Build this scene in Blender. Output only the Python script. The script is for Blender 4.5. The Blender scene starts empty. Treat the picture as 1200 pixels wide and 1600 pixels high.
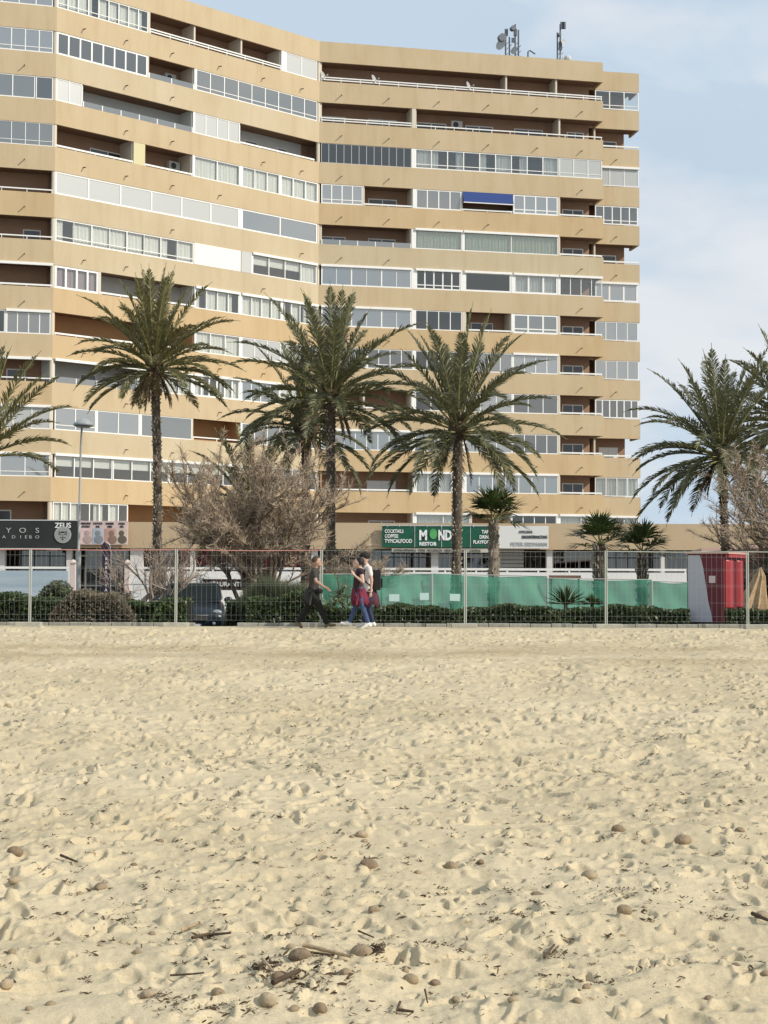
import bpy, bmesh, math, random
import numpy as np
from mathutils import Vector, Matrix, Euler
R = math.radians
random.seed(11)
S = bpy.context.scene
COL = S.collection
# ---------------------------------------------------------------- camera, sky, sun, exposure
F = 2350.0            # focal length in photo pixels (1200 x 1600)
CAM = Vector((0, 0, 1.18))
MCAM = Matrix.Rotation(R(90) + math.atan(102 / F), 4, 'X') @ Matrix.Rotation(R(0.2), 4, 'Z')
cd = bpy.data.cameras.new('camera'); co = bpy.data.objects.new('camera', cd); COL.objects.link(co)
cd.sensor_fit = 'VERTICAL'; cd.sensor_height = 36; cd.lens = 36 * F / 1600
cd.clip_start = .1; cd.clip_end = 4000
co.matrix_world = Matrix.Translation(CAM) @ MCAM
S.camera = co
S.render.resolution_x = 768; S.render.resolution_y = 1024
S.view_settings.view_transform = 'Standard'; S.view_settings.look = 'None'
S.view_settings.exposure = 0.22; S.view_settings.gamma = 1
SUN_DIR = Vector((.82, -.385, .61)).normalized()
w = bpy.data.worlds.new('World'); S.world = w; w.use_nodes = True
nt = w.node_tree; nt.nodes.clear()
def nn(t, ty, **k):
    n = t.nodes.new(ty)
    for a, b in k.items(): setattr(n, a, b)
    return n
out = nn(nt, 'ShaderNodeOutputWorld'); bg = nn(nt, 'ShaderNodeBackground'); bg.inputs[1].default_value = .1
sky = nn(nt, 'ShaderNodeTexSky', sky_type='NISHITA', sun_disc=False)
sky.sun_elevation = math.asin(SUN_DIR.z); sky.sun_rotation = math.atan2(SUN_DIR.x, SUN_DIR.y)
sky.air_density = 1.2; sky.dust_density = 2.0
tc = nn(nt, 'ShaderNodeTexCoord'); mp = nn(nt, 'ShaderNodeMapping'); mp.inputs['Scale'].default_value = (1, 1, 2.6)
mp.inputs['Location'].default_value = (.62, .1, .25)
nz = nn(nt, 'ShaderNodeTexNoise'); nz.inputs['Scale'].default_value = 3.6; nz.inputs['Detail'].default_value = 6; nz.inputs['Roughness'].default_value = .5
nz.inputs['Distortion'].default_value = .4
cr = nn(nt, 'ShaderNodeValToRGB'); cr.color_ramp.elements[0].position = .36; cr.color_ramp.elements[1].position = .62
cr.color_ramp.elements[0].color = (.9,) * 3 + (1,); cr.color_ramp.elements[1].color = (.97,) * 3 + (1,)
nz2 = nn(nt, 'ShaderNodeTexNoise'); nz2.inputs['Scale'].default_value = 6.5; nz2.inputs['Detail'].default_value = 6; nz2.inputs['Distortion'].default_value = .3
cr2 = nn(nt, 'ShaderNodeValToRGB'); cr2.color_ramp.elements[0].position = .40; cr2.color_ramp.elements[1].position = .60
cr2.color_ramp.elements[0].color = (4.9, 5.95, 7.0, 1); cr2.color_ramp.elements[1].color = (7.0, 7.25, 7.6, 1)
mx = nn(nt, 'ShaderNodeMix', data_type='RGBA')
L = nt.links.new
sz = nn(nt, 'ShaderNodeSeparateXYZ'); L(tc.outputs['Generated'], sz.inputs[0])
ad = nn(nt, 'ShaderNodeMath', operation='MULTIPLY_ADD'); ad.inputs[1].default_value = .75; L(nz2.outputs[0], ad.inputs[0])
gz = nn(nt, 'ShaderNodeValToRGB'); L(sz.outputs[2], gz.inputs[0]); ce = gz.color_ramp.elements
ce[0].position = .0; ce[0].color = (.10,) * 3 + (1,); ce[1].position = .5; ce[1].color = (.03,) * 3 + (1,)
for p_, v_ in ((.06, .12), (.12, .19), (.21, .19), (.29, .04), (.36, .01)): q_ = ce.new(p_); q_.color = (v_, v_, v_, 1)
L(gz.outputs[0], ad.inputs[2])
L(tc.outputs['Generated'], mp.inputs[0]); L(mp.outputs[0], nz.inputs['Vector']); L(mp.outputs[0], nz2.inputs['Vector'])
L(nz.outputs[0], cr.inputs[0]); L(ad.outputs[0], cr2.inputs[0]); L(cr.outputs[0], mx.inputs[0])
L(sky.outputs[0], mx.inputs[6]); L(cr2.outputs[0], mx.inputs[7]); L(mx.outputs[2], bg.inputs[0]); L(bg.outputs[0], out.inputs[0])
sd = bpy.data.lights.new('sun', 'SUN'); so = bpy.data.objects.new('sun', sd); COL.objects.link(so)
sd.energy = 3.55; sd.angle = R(.53); sd.color = (1, .93, .82)
so.rotation_euler = SUN_DIR.to_track_quat('Z', 'Y').to_euler()
# ---------------------------------------------------------------- photo measurement helpers: pixel -> real point at a known depth
M3 = MCAM.to_3x3(); RX = M3.col[0].copy(); UP = M3.col[1].copy(); FW = -M3.col[2]
def ray(px, py): return RX * ((px - 600) / F) + UP * ((800 - py) / F) + FW
def at(px, py, Y):
    d = ray(px, py); return CAM + d * ((Y - CAM.y) / d.y)
def zat(py, Y, px=600): return at(px, py, Y).z
def xat(px, Y, py=900): return at(px, py, Y).x
# ---------------------------------------------------------------- mesh helpers
class MB:
    def __init__(s): s.v = []; s.f = []
    def face(s, pts):
        b = len(s.v); s.v += [tuple(p) for p in pts]; s.f.append(tuple(range(b, b + len(pts)))); return s
    def hexa(s, p):            # p: 4 bottom (ccw) + 4 top
        b = len(s.v); s.v += [tuple(q) for q in p]
        for q in ((3, 2, 1, 0), (4, 5, 6, 7), (0, 1, 5, 4), (1, 2, 6, 5), (2, 3, 7, 6), (3, 0, 4, 7)): s.f.append(tuple(b + i for i in q))
        return s
    def box(s, x0, x1, y0, y1, z0, z1):
        return s.hexa([(x0, y0, z0), (x1, y0, z0), (x1, y1, z0), (x0, y1, z0), (x0, y0, z1), (x1, y0, z1), (x1, y1, z1), (x0, y1, z1)])
    def tube(s, pts, rs, n=8, cap=True):
        pts = [Vector(p) for p in pts]
        if not hasattr(rs, '__len__'): rs = [rs] * len(pts)
        b = len(s.v); ref = Vector((0, 0, 1))
        for i, p in enumerate(pts):
            t = (pts[min(i + 1, len(pts) - 1)] - pts[max(i - 1, 0)]).normalized()
            a = t.cross(ref if abs(t.dot(ref)) < .95 else Vector((0, 1, 0))).normalized(); c = t.cross(a)
            for k in range(n):
                an = 2 * math.pi * k / n; s.v.append(tuple(p + (a * math.cos(an) + c * math.sin(an)) * rs[i]))
        for i in range(len(pts) - 1):
            for k in range(n):
                q = b + i * n; k2 = (k + 1) % n; s.f.append((q + k, q + k2, q + n + k2, q + n + k))
        if cap:
            s.f.append(tuple(b + k for k in range(n))); e = b + (len(pts) - 1) * n; s.f.append(tuple(e + n - 1 - k for k in range(n)))
        return s
    def lathe(s, c, prof, n=16, sx=1, sy=1):       # prof: (r, z)
        b = len(s.v); c = Vector(c)
        for r, z in prof:
            for k in range(n):
                an = 2 * math.pi * k / n; s.v.append((c.x + r * sx * math.cos(an), c.y + r * sy * math.sin(an), c.z + z))
        for i in range(len(prof) - 1):
            for k in range(n):
                q = b + i * n; k2 = (k + 1) % n; s.f.append((q + k, q + k2, q + n + k2, q + n + k))
        s.f.append(tuple(b + n - 1 - k for k in range(n))); e = b + (len(prof) - 1) * n; s.f.append(tuple(e + k for k in range(n)))
        return s
    def ball(s, c, r, n=10, m=8, sc=(1, 1, 1), jit=0, rot=None):
        c = Vector(c); b = len(s.v)
        for i in range(m + 1):
            th = math.pi * i / m
            for k in range(n):
                ph = 2 * math.pi * k / n
                q = Vector((math.sin(th) * math.cos(ph) * sc[0], math.sin(th) * math.sin(ph) * sc[1], math.cos(th) * sc[2])) * r * (1 + random.uniform(-jit, jit))
                if rot: q.rotate(rot)
                s.v.append(tuple(c + q))
        for i in range(m):
            for k in range(n):
                q = b + i * n; k2 = (k + 1) % n; s.f.append((q + k, q + n + k, q + n + k2, q + k2))
        return s
    def build(s, name, mat, parent=None, smooth=False, bevel=0):
        me = bpy.data.meshes.new(name); me.from_pydata(s.v, [], s.f); me.update()
        o = bpy.data.objects.new(name, me); COL.objects.link(o)
        if mat: me.materials.append(mat)
        if smooth:
            me.polygons.foreach_set('use_smooth', [True] * len(me.polygons))
        if bevel:
            m = o.modifiers.new('bevel', 'BEVEL'); m.width = bevel; m.segments = 2; m.limit_method = 'ANGLE'
        if parent: o.parent = parent; o.matrix_parent_inverse = parent.matrix_world.inverted() if parent.matrix_world != Matrix() else Matrix()
        return o
def tag(o, label, cat, group=None, kind=None):
    if label: o['label'] = label
    if cat: o['category'] = cat
    if group: o['group'] = group
    if kind: o['kind'] = kind
    return o
def empty(name, loc=(0, 0, 0), label=None, cat=None, group=None, rz=0):
    o = bpy.data.objects.new(name, None); COL.objects.link(o); o.location = loc; o.rotation_euler = (0, 0, rz); o.empty_display_size = .2
    return tag(o, label, cat, group)
# children of a thing are modelled in the thing's own space: child(mb, name, mat, parent)
def child(mb, name, mat, parent, **k):
    o = mb.build(name, mat, None, **k); o.parent = parent; return o
def ctree(src, loc, rz=0, sc=1, label=None):
    r = src.copy(); COL.objects.link(r); r.location = loc; r.rotation_euler = (0, 0, rz); r.scale = (sc,) * 3
    if label: r['label'] = label
    for ch in src.children:
        c = ch.copy(); COL.objects.link(c); c.parent = r
        for g in ch.children:
            d = g.copy(); COL.objects.link(d); d.parent = c
    return r
# ---------------------------------------------------------------- materials
def mat(name, col, rough=.7, noise=0, nscale=5, spec=.3, metal=0, bump=0, bscale=30, col2=None, stretch=(1, 1, 1)):
    m = bpy.data.materials.new(name); m.use_nodes = True; t = m.node_tree; b = t.nodes['Principled BSDF']
    b.inputs['Base Color'].default_value = (*col, 1); b.inputs['Roughness'].default_value = rough
    b.inputs['Specular IOR Level'].default_value = spec; b.inputs['Metallic'].default_value = metal
    if noise or col2:
        tcn = nn(t, 'ShaderNodeNewGeometry'); mpn = nn(t, 'ShaderNodeMapping'); mpn.inputs['Scale'].default_value = stretch
        z = nn(t, 'ShaderNodeTexNoise'); z.inputs['Scale'].default_value = nscale; z.inputs['Detail'].default_value = 5; z.inputs['Roughness'].default_value = .6
        r = nn(t, 'ShaderNodeValToRGB'); c2 = col2 or tuple(max(0, c * (1 - noise)) for c in col); c1 = col if col2 else tuple(min(1, c * (1 + noise * .5)) for c in col)
        r.color_ramp.elements[0].color = (*c2, 1); r.color_ramp.elements[1].color = (*c1, 1)
        r.color_ramp.elements[0].position = .3; r.color_ramp.elements[1].position = .68
        t.links.new(tcn.outputs['Position'], mpn.inputs[0]); t.links.new(mpn.outputs[0], z.inputs['Vector'])
        t.links.new(z.outputs[0], r.inputs[0]); t.links.new(r.outputs[0], b.inputs['Base Color'])
    if bump:
        g = nn(t, 'ShaderNodeNewGeometry'); z = nn(t, 'ShaderNodeTexNoise'); z.inputs['Scale'].default_value = bscale; z.inputs['Detail'].default_value = 6
        bp = nn(t, 'ShaderNodeBump'); bp.inputs['Strength'].default_value = bump; bp.inputs['Distance'].default_value = .05
        t.links.new(g.outputs['Position'], z.inputs['Vector']); t.links.new(z.outputs[0], bp.inputs['Height']); t.links.new(bp.outputs[0], b.inputs['Normal'])
    return m
def leafmat(name, col, col2, rough=.5, trans=.25, scale=2.5):
    m = mat(name, col, rough, col2=col2, nscale=scale, spec=.4); t = m.node_tree; b = t.nodes['Principled BSDF']
    tr = nn(t, 'ShaderNodeBsdfTranslucent'); tr.inputs[0].default_value = (*[c * 1.4 for c in col], 1); ms = nn(t, 'ShaderNodeMixShader'); ms.inputs[0].default_value = trans
    o = t.nodes['Material Output']; t.links.new(b.outputs[0], ms.inputs[1]); t.links.new(tr.outputs[0], ms.inputs[2]); t.links.new(ms.outputs[0], o.inputs[0])
    return m
def glass(name, tint, refl=.22, rough=.02, diff=None, dmix=0):
    m = bpy.data.materials.new(name); m.use_nodes = True; t = m.node_tree; t.nodes.remove(t.nodes['Principled BSDF']); o = t.nodes['Material Output']
    tr = nn(t, 'ShaderNodeBsdfTransparent'); tr.inputs[0].default_value = (*tint, 1)
    gl = nn(t, 'ShaderNodeBsdfGlossy'); gl.inputs['Roughness'].default_value = rough; gl.inputs[0].default_value = (.93, .94, .9, 1)
    lw = nn(t, 'ShaderNodeLayerWeight'); lw.inputs[0].default_value = .25
    ma = nn(t, 'ShaderNodeMath', operation='MULTIPLY_ADD'); ma.inputs[1].default_value = .6; ma.inputs[2].default_value = refl; ma.use_clamp = True
    t.links.new(lw.outputs['Fresnel'], ma.inputs[0])
    ms = nn(t, 'ShaderNodeMixShader'); t.links.new(ma.outputs[0], ms.inputs[0]); t.links.new(gl.outputs[0], ms.inputs[2])
    if diff:
        df = nn(t, 'ShaderNodeBsdfDiffuse'); df.inputs[0].default_value = (*diff, 1); m2 = nn(t, 'ShaderNodeMixShader'); m2.inputs[0].default_value = dmix
        t.links.new(tr.outputs[0], m2.inputs[1]); t.links.new(df.outputs[0], m2.inputs[2]); t.links.new(m2.outputs[0], ms.inputs[1])
    else: t.links.new(tr.outputs[0], ms.inputs[1])
    t.links.new(ms.outputs[0], o.inputs[0]); return m
FAC = mat('ochre_render', (.545, .432, .28), .85, col2=(.505, .395, .245), nscale=.35, stretch=(1, 1, .5), bump=.15, bscale=25)
FACB = mat('ochre_render_warm', (.555, .415, .245), .85, col2=(.51, .375, .21), nscale=.35, stretch=(1, 1, .5), bump=.15, bscale=25)
FACC = mat('ochre_render_faded', (.545, .455, .31), .85, col2=(.50, .405, .265), nscale=.3, stretch=(1, 1, .5), bump=.15, bscale=25)
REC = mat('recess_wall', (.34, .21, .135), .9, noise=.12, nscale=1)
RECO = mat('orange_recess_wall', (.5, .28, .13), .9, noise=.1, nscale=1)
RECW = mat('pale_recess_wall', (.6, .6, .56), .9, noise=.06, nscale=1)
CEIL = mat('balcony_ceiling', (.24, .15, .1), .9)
YEL = mat('yellow_pillar', (.6, .54, .32), .8)
WHT = mat('white_frame', (.8, .79, .75), .5, noise=.05, nscale=3)
CRM = mat('cream_panel', (.85, .8, .68), .7, noise=.04)
GRYP = mat('grey_panel', (.5, .5, .48), .7)
DARK = mat('dark_interior', (.02, .018, .016), .8)
DKF = mat('dark_frame', (.06, .06, .06), .5)
def stain(m):
    t = m.node_tree; b = t.nodes['Principled BSDF']; src = b.inputs['Base Color'].links[0].from_socket
    g_ = nn(t, 'ShaderNodeNewGeometry')
    for st, sc, p0, p1, dk in (((1, 1, .12), 2.2, .34, .5, .95), ((1, 1, .35), .9, .3, .6, .95), ((1, 1, 1), 12, .25, .6, .96)):
        q = nn(t, 'ShaderNodeMapping'); q.inputs['Scale'].default_value = st; z = nn(t, 'ShaderNodeTexNoise'); z.inputs['Scale'].default_value = sc; z.inputs['Detail'].default_value = 6
        r = nn(t, 'ShaderNodeValToRGB'); r.color_ramp.elements[0].position = p0; r.color_ramp.elements[1].position = p1; r.color_ramp.elements[0].color = (dk, dk * .985, dk * .96, 1)
        mm = nn(t, 'ShaderNodeMix', data_type='RGBA', blend_type='MULTIPLY'); mm.inputs[0].default_value = 1
        t.links.new(g_.outputs['Position'], q.inputs[0]); t.links.new(q.outputs[0], z.inputs['Vector']); t.links.new(z.outputs[0], r.inputs[0]); t.links.new(src, mm.inputs[6]); t.links.new(r.outputs[0], mm.inputs[7]); src = mm.outputs[2]
    t.links.new(src, b.inputs['Base Color'])
for m_ in (FAC, FACB, FACC): stain(m_)
ROOFM = mat('roof_gravel', (.35, .33, .3), .95, noise=.2)
G_M2 = glass('grey_glass_pale', (.4, .41, .41), .32, diff=(.42, .42, .42), dmix=.45)
G_M3 = glass('grey_glass_dark', (.22, .22, .24), .2, diff=(.2, .2, .21), dmix=.25)
G_D = glass('dark_glass', (.12, .12, .13), .14)
G_M = glass('grey_glass', (.35, .36, .37), .24, diff=(.32, .32, .31), dmix=.4)
G_B = glass('bluish_glass', (.34, .38, .4), .34, diff=(.36, .4, .43), dmix=.3)
G_C = glass('clear_glass', (.9, .91, .9), .1)
G_F = glass('frosted_glass', (.5, .5, .5), .12, .3, diff=(.52, .52, .5), dmix=.8)
CU_W = mat('white_curtain', (.86, .85, .81), .9, noise=.06, nscale=8)
CU_G = mat('green_curtain', (.66, .72, .6), .9, noise=.1, nscale=6)
CU_P = mat('mauve_curtain', (.42, .33, .36), .9)
CU_B = mat('beige_blind', (.62, .58, .5), .9)
AWB = mat('blue_awning', (.03, .06, .2), .8)
METAL = mat('galvanised_steel', (.45, .46, .46), .45, metal=.6)
# ---------------------------------------------------------------- apartment tower
T0, FH, OP = 5.56, 2.8, 1.36
def Tk(k): return T0 + FH * k
def P2(px, Y, py=430): p = at(px, py, Y); return Vector((p.x, p.y))
A0 = P2(-170, 85.8); A1 = P2(83.5, 88.1); A2 = P2(497.5, 101.3); A3 = P2(943, 105.4)
chain = [A0, A1, A2, A3]
def nrm(a, b):
    d = (b - a).normalized(); return Vector((d.y, -d.x))       # towards the camera
def off(i, d):                                               # mitred offset, d metres behind the facade line
    if i == 0: return chain[0] - nrm(chain[0], chain[1]) * d
    if i == 3: return chain[3] - nrm(chain[2], chain[3]) * d
    n1 = nrm(chain[i - 1], chain[i]); n2 = nrm(chain[i], chain[i + 1]); m = (n1 + n2).normalized()
    return chain[i] - m * (d / m.dot(n1))
E0 = P2(893, 106.7); E1 = P2(999.5, 107.6)
echain = [E0, E1]
def strip(mb, pa, pb, qa, qb, z0, z1):   # pa->pb front, qa->qb back
    mb.hexa([(*pa, z0), (*pb, z0), (*qb, z0), (*qa, z0), (*pa, z1), (*pb, z1), (*qb, z1), (*qa, z1)])
tower = empty('apartment_building', (0, 0, 0), 'tall ochre apartment block with long balcony bands and glazed-in terraces', 'building')
BACK = 1.55
mbw = MB()
wr = off(3, BACK) - (A3 - A2).normalized() * .52
pb = [off(0, BACK), off(1, BACK), off(2, BACK), wr]; pk = [off(0, 15), off(1, 15), off(2, 15), off(3, 15) - (A3 - A2).normalized() * .52]
for i in range(3): strip(mbw, pb[i], pb[i + 1], pk[i], pk[i + 1], -.5, Tk(11) + .13)
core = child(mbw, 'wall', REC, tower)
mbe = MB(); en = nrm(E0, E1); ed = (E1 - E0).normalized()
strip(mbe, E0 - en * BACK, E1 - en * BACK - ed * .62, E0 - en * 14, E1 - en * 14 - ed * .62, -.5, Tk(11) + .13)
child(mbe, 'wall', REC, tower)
for k in range(12):
    m = MB(); zc = Tk(k) + .13
    for i in range(3): strip(m, off(i, .13), off(i + 1, .13), off(i, BACK - .004), off(i + 1, BACK - .004), zc, zc + .2)
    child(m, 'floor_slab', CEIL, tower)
    m = MB(); strip(m, E0 - en * .13, E1 - en * .13 - ed * .13, E0 - en * (BACK - .004), E1 - en * (BACK - .004) - ed * .13, zc, zc + .2); child(m, 'floor_slab', CEIL, tower)
for k in range(-1, 12):
    z0 = Tk(k); z1 = z0 + 1.44 if k < 11 else z0 + 1.42
    for i in range(3):
        m = MB(); a, b = off(i, 0), off(i + 1, 0); c, d = off(i, .13), off(i + 1, .13)
        strip(m, a, b, c, d, z0, z1)
        if i == 2:      # return of the band round the open end
            e0 = b; d_ = (A3 - A2).normalized(); n_ = nrm(A2, A3)
            strip(m, b - d_ * .13 - n_ * .132, b - n_ * .132, b - d_ * .13 - n_ * 1.9, b - n_ * 1.9, z0, z1)
        child(m, 'balcony_parapet', {(1, 9): FACC, (1, 5): FACC, (1, 6): FACC, (1, 3): FACB, (1, 4): FACB, (2, 0): FACB, (2, 1): FACB, (2, 4): FACB, (2, 7): FACB, (2, 6): FACC, (1, 0): FACB, (1, 1): FACC, (0, 6): FACB, (0, 2): FACB}.get((i, k), FAC), tower)
    m = MB(); strip(m, E0, E1, E0 - en * .13, E1 - en * .13, z0, z1 - .04)
    strip(m, E1 - ed * .13 - en * .132, E1 - en * .132, E1 - ed * .13 - en * 1.9, E1 - en * 1.9, z0, z1 - .04)
    child(m, 'balcony_parapet', FAC, tower)
m = MB()
for i in range(3): strip(m, off(i, .14), off(i + 1, .14), off(i, 15), off(i + 1, 15), Tk(11) + .34, Tk(11) + .6)
strip(m, E0 - en * .14, E1 - en * .14 - ed * .14, E0 - en * 14, E1 - en * 14 - ed * .14, Tk(11) + .34, Tk(11) + .55)
child(m, 'roof', ROOFM, tower)
p = P2(838, 108, 90); q = P2(907, 108.6, 90)
m = MB(); strip(m, p, q, p + Vector((0, 4)), q + Vector((0, 4)), Tk(11) + .6, Tk(11) + 2.45); child(m, 'stair_housing', FAC, tower)

class Seg:
    def __init__(s, a, b): s.a = a; s.b = b; s.d = (b - a).normalized(); s.n = nrm(a, b); s.len = (b - a).length
    def u(s, px, z, back=0):     # distance along the facade of photo column px at height z
        c = (px - 600) / F; A = Vector((*(s.a - s.n * back), z)) - CAM; D = Vector((*s.d, 0))
        # (RX.(A+uD)) = c*(FW.(A+uD))
        w_ = RX - FW * c
        return -w_.dot(A) / w_.dot(D)
    def pt(s, u, back, z): q = s.a + s.d * u - s.n * back; return (q.x, q.y, z)
    def box(s, mb, u0, u1, b0, b1, z0, z1):   # b0 front, b1 back
        mb.hexa([s.pt(u0, b0, z0), s.pt(u1, b0, z0), s.pt(u1, b1, z0), s.pt(u0, b1, z0), s.pt(u0, b0, z1), s.pt(u1, b0, z1), s.pt(u1, b1, z1), s.pt(u0, b1, z1)])
SEG = {'L': Seg(A0, A1), 'W': Seg(A1, A2), 'R': Seg(A2, A3), 'E': Seg(E0, E1)}
rng = random.Random(5)
def window(sg, z0, z1, u0, u1, n, g='m', cur='', cc='w', rail=0, ft=.06, fm=None, uneven=0, top=0):
    """glazed-in terrace: frame, pane and curtains behind it. cur: string per pane, 'c' full, 'h' half (top blind), 'l' side"""
    fm = fm or WHT
    m = MB(); b0, b1 = .03, .10
    sg.box(m, u0, u1, b0, b1, z0, z0 + ft); sg.box(m, u0, u1, b0, b1, z1 - ft, z1)
    w_ = (u1 - u0) / n
    for i in range(n + 1):
        t_ = ft if (i in (0, n) or not uneven or i % 2 == 0) else ft * .45
        c = min(max(u0 + i * w_, u0 + t_ / 2), u1 - t_ / 2)
        sg.box(m, c - t_ / 2, c + t_ / 2, b0 - .002, b1 + .002, z0 + ft, z1 - ft)
    if rail:
        for i in range(n): sg.box(m, u0 + i * w_ + ft / 2, u0 + (i + 1) * w_ - ft / 2, b0 + .004, b1 - .004, z0 + .27, z0 + .27 + ft * .7)
    fr = child(m, 'window', fm, tower)
    m = MB(); sg.box(m, u0 + ft * .6, u1 - ft * .6, .055, .065, z0 + ft * .5, z1 - ft * .5)
    child(m, 'pane', {'m': rng.choice((G_M, G_M, G_M2, G_M3)), 'd': G_D, 'b': G_B, 'c': G_C, 'f': G_F}[g], fr)
    if cur:
        m = MB(); any_ = False
        for i in range(n):
            c = cur[i % len(cur)]
            if c == '-': continue
            any_ = True
            a, b = u0 + i * w_ + .03, u0 + (i + 1) * w_ - .03; lo = z0 + .03
            if c == 'h': lo = z0 + (z1 - z0) * .5
            if c == 'q': lo = z0 + (z1 - z0) * .75
            if c == 'l': b = a + (b - a) * .45
            if c == 'r': a = b - (b - a) * .45
            N = max(4, int((b - a) / .09)); flat = c in 'hq'
            for j in range(N):
                ua, ub = a + (b - a) * j / N, a + (b - a) * (j + 1) / N
                da, db = (.2, .2) if flat else (.2 + .035 * math.sin(j * 2.4 + i), .2 + .035 * math.sin((j + 1) * 2.4 + i))
                m.hexa([sg.pt(ua, da, lo), sg.pt(ub, db, lo), sg.pt(ub, db + .012, lo), sg.pt(ua, da + .012, lo),
                        sg.pt(ua, da, z1 - .02), sg.pt(ub, db, z1 - .02), sg.pt(ub, db + .012, z1 - .02), sg.pt(ua, da + .012, z1 - .02)])
        if any_: child(m, 'curtain', {'w': CU_W, 'g': CU_G, 'p': CU_P, 'b': CU_B}[cc], fr)
    return fr
PARTW = mat('partition_paint', (.62, .55, .44), .8)
def partition(sg, u, k, m_=PARTW, th=.12):
    m = MB(); sg.box(m, u - th / 2, u + th / 2, .135, BACK - .004, Tk(k - 1) + .335, Tk(k) + .126); child(m, 'partition_wall', m_, tower)
def post(sg, u, k, w_=.14, m_=WHT):
    m = MB(); sg.box(m, u - w_ / 2, u + w_ / 2, .01, .134, Tk(k) - OP + .003, Tk(k) - .003); child(m, 'pillar', m_, tower)
def railing(sg, u0, u1, k, typ):
    zb = Tk(k) - OP; m = MB()
    if typ in ('1', '2', 't'):
        r = .035 if typ != 't' else .05
        hs = {'1': [.2], '2': [.16, .32], 't': [.12]}[typ]
        for h in hs: sg.box(m, u0, u1, .04 - .001, .04 + 2 * r, zb + h - r, zb + h + r)
        n = max(1, int((u1 - u0) / 1.3))
        for i in range(n + 1):
            u = u0 + .05 + (u1 - u0 - .1) * i / n
            sg.box(m, u - .02, u + .02, .05, .09, zb + .001, zb + hs[-1] - r)
        child(m, 'railing', WHT, tower)
    elif typ == 'g':
        n = max(1, int((u1 - u0) / 1.25))
        for i in range(n + 1):
            u = u0 + .05 + (u1 - u0 - .1) * i / n
            sg.box(m, u - .03, u + .03, .04, .1, zb + .001, zb + .34)
        o = child(m, 'railing', WHT, tower); g = MB(); sg.box(g, u0 + .06, u1 - .06, .064, .074, zb + .01, zb + .36); child(g, 'pane', G_M, o)
def door(sg, k, px0, px1, h=2.0, shade=0, light=0):
    z = Tk(k); zf = z - FH + .33; u0, u1 = sg.u(px0, z, BACK), sg.u(px1, z, BACK); b = BACK
    zt = min(zf + h, z - .05); m = MB(); t = .07
    sg.box(m, u0, u1, b - .06, b - .003, zt - t, zt)
    n = 2 if u1 - u0 > 1.2 else 1
    for i in range(n + 1):
        u = u0 + (u1 - u0 - t) * i / n; sg.box(m, u, u + t, b - .061, b - .003, zf + .01, zt - t)
    o = child(m, 'balcony_door', WHT if not shade else GRYP, tower)
    m = MB(); sg.box(m, u0 + t * .5, u1 - t * .5, b - .03, b - .004, zf + .01, zt - t * .5); child(m, 'pane', (CU_W if light else mat_doorglass), o)
mat_doorglass = mat('door_glass', (.03, .03, .035), .08, spec=.8)
ACM = mat('air_conditioner_white', (.55, .54, .5), .6)
def aircon(sg, k, px):
    z = Tk(k); u = sg.u(px, z, BACK); m = MB(); sg.box(m, u - .4, u + .4, BACK - .38, BACK - .005, z - .85, z - .3); o = child(m, 'air_conditioner', ACM, tower)
    m = MB(); c = sg.pt(u - .08, BACK - .385, z - .57)
    N = 16; m.face([sg.pt(u - .08 + .2 * math.cos(a * 2 * math.pi / N), BACK - .384, z - .575 + .2 * math.sin(a * 2 * math.pi / N)) for a in range(N)]); child(m, 'fan_grille', DKF, o)
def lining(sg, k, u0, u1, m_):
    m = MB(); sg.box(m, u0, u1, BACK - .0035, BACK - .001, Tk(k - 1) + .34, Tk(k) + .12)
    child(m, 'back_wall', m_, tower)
def cassette(sg, k, u0, u1):
    m = MB(); sg.box(m, u0, u1, -.11, -.004, Tk(k) - .1, Tk(k) + .06); child(m, 'awning', WHT, tower, bevel=.02)
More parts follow.
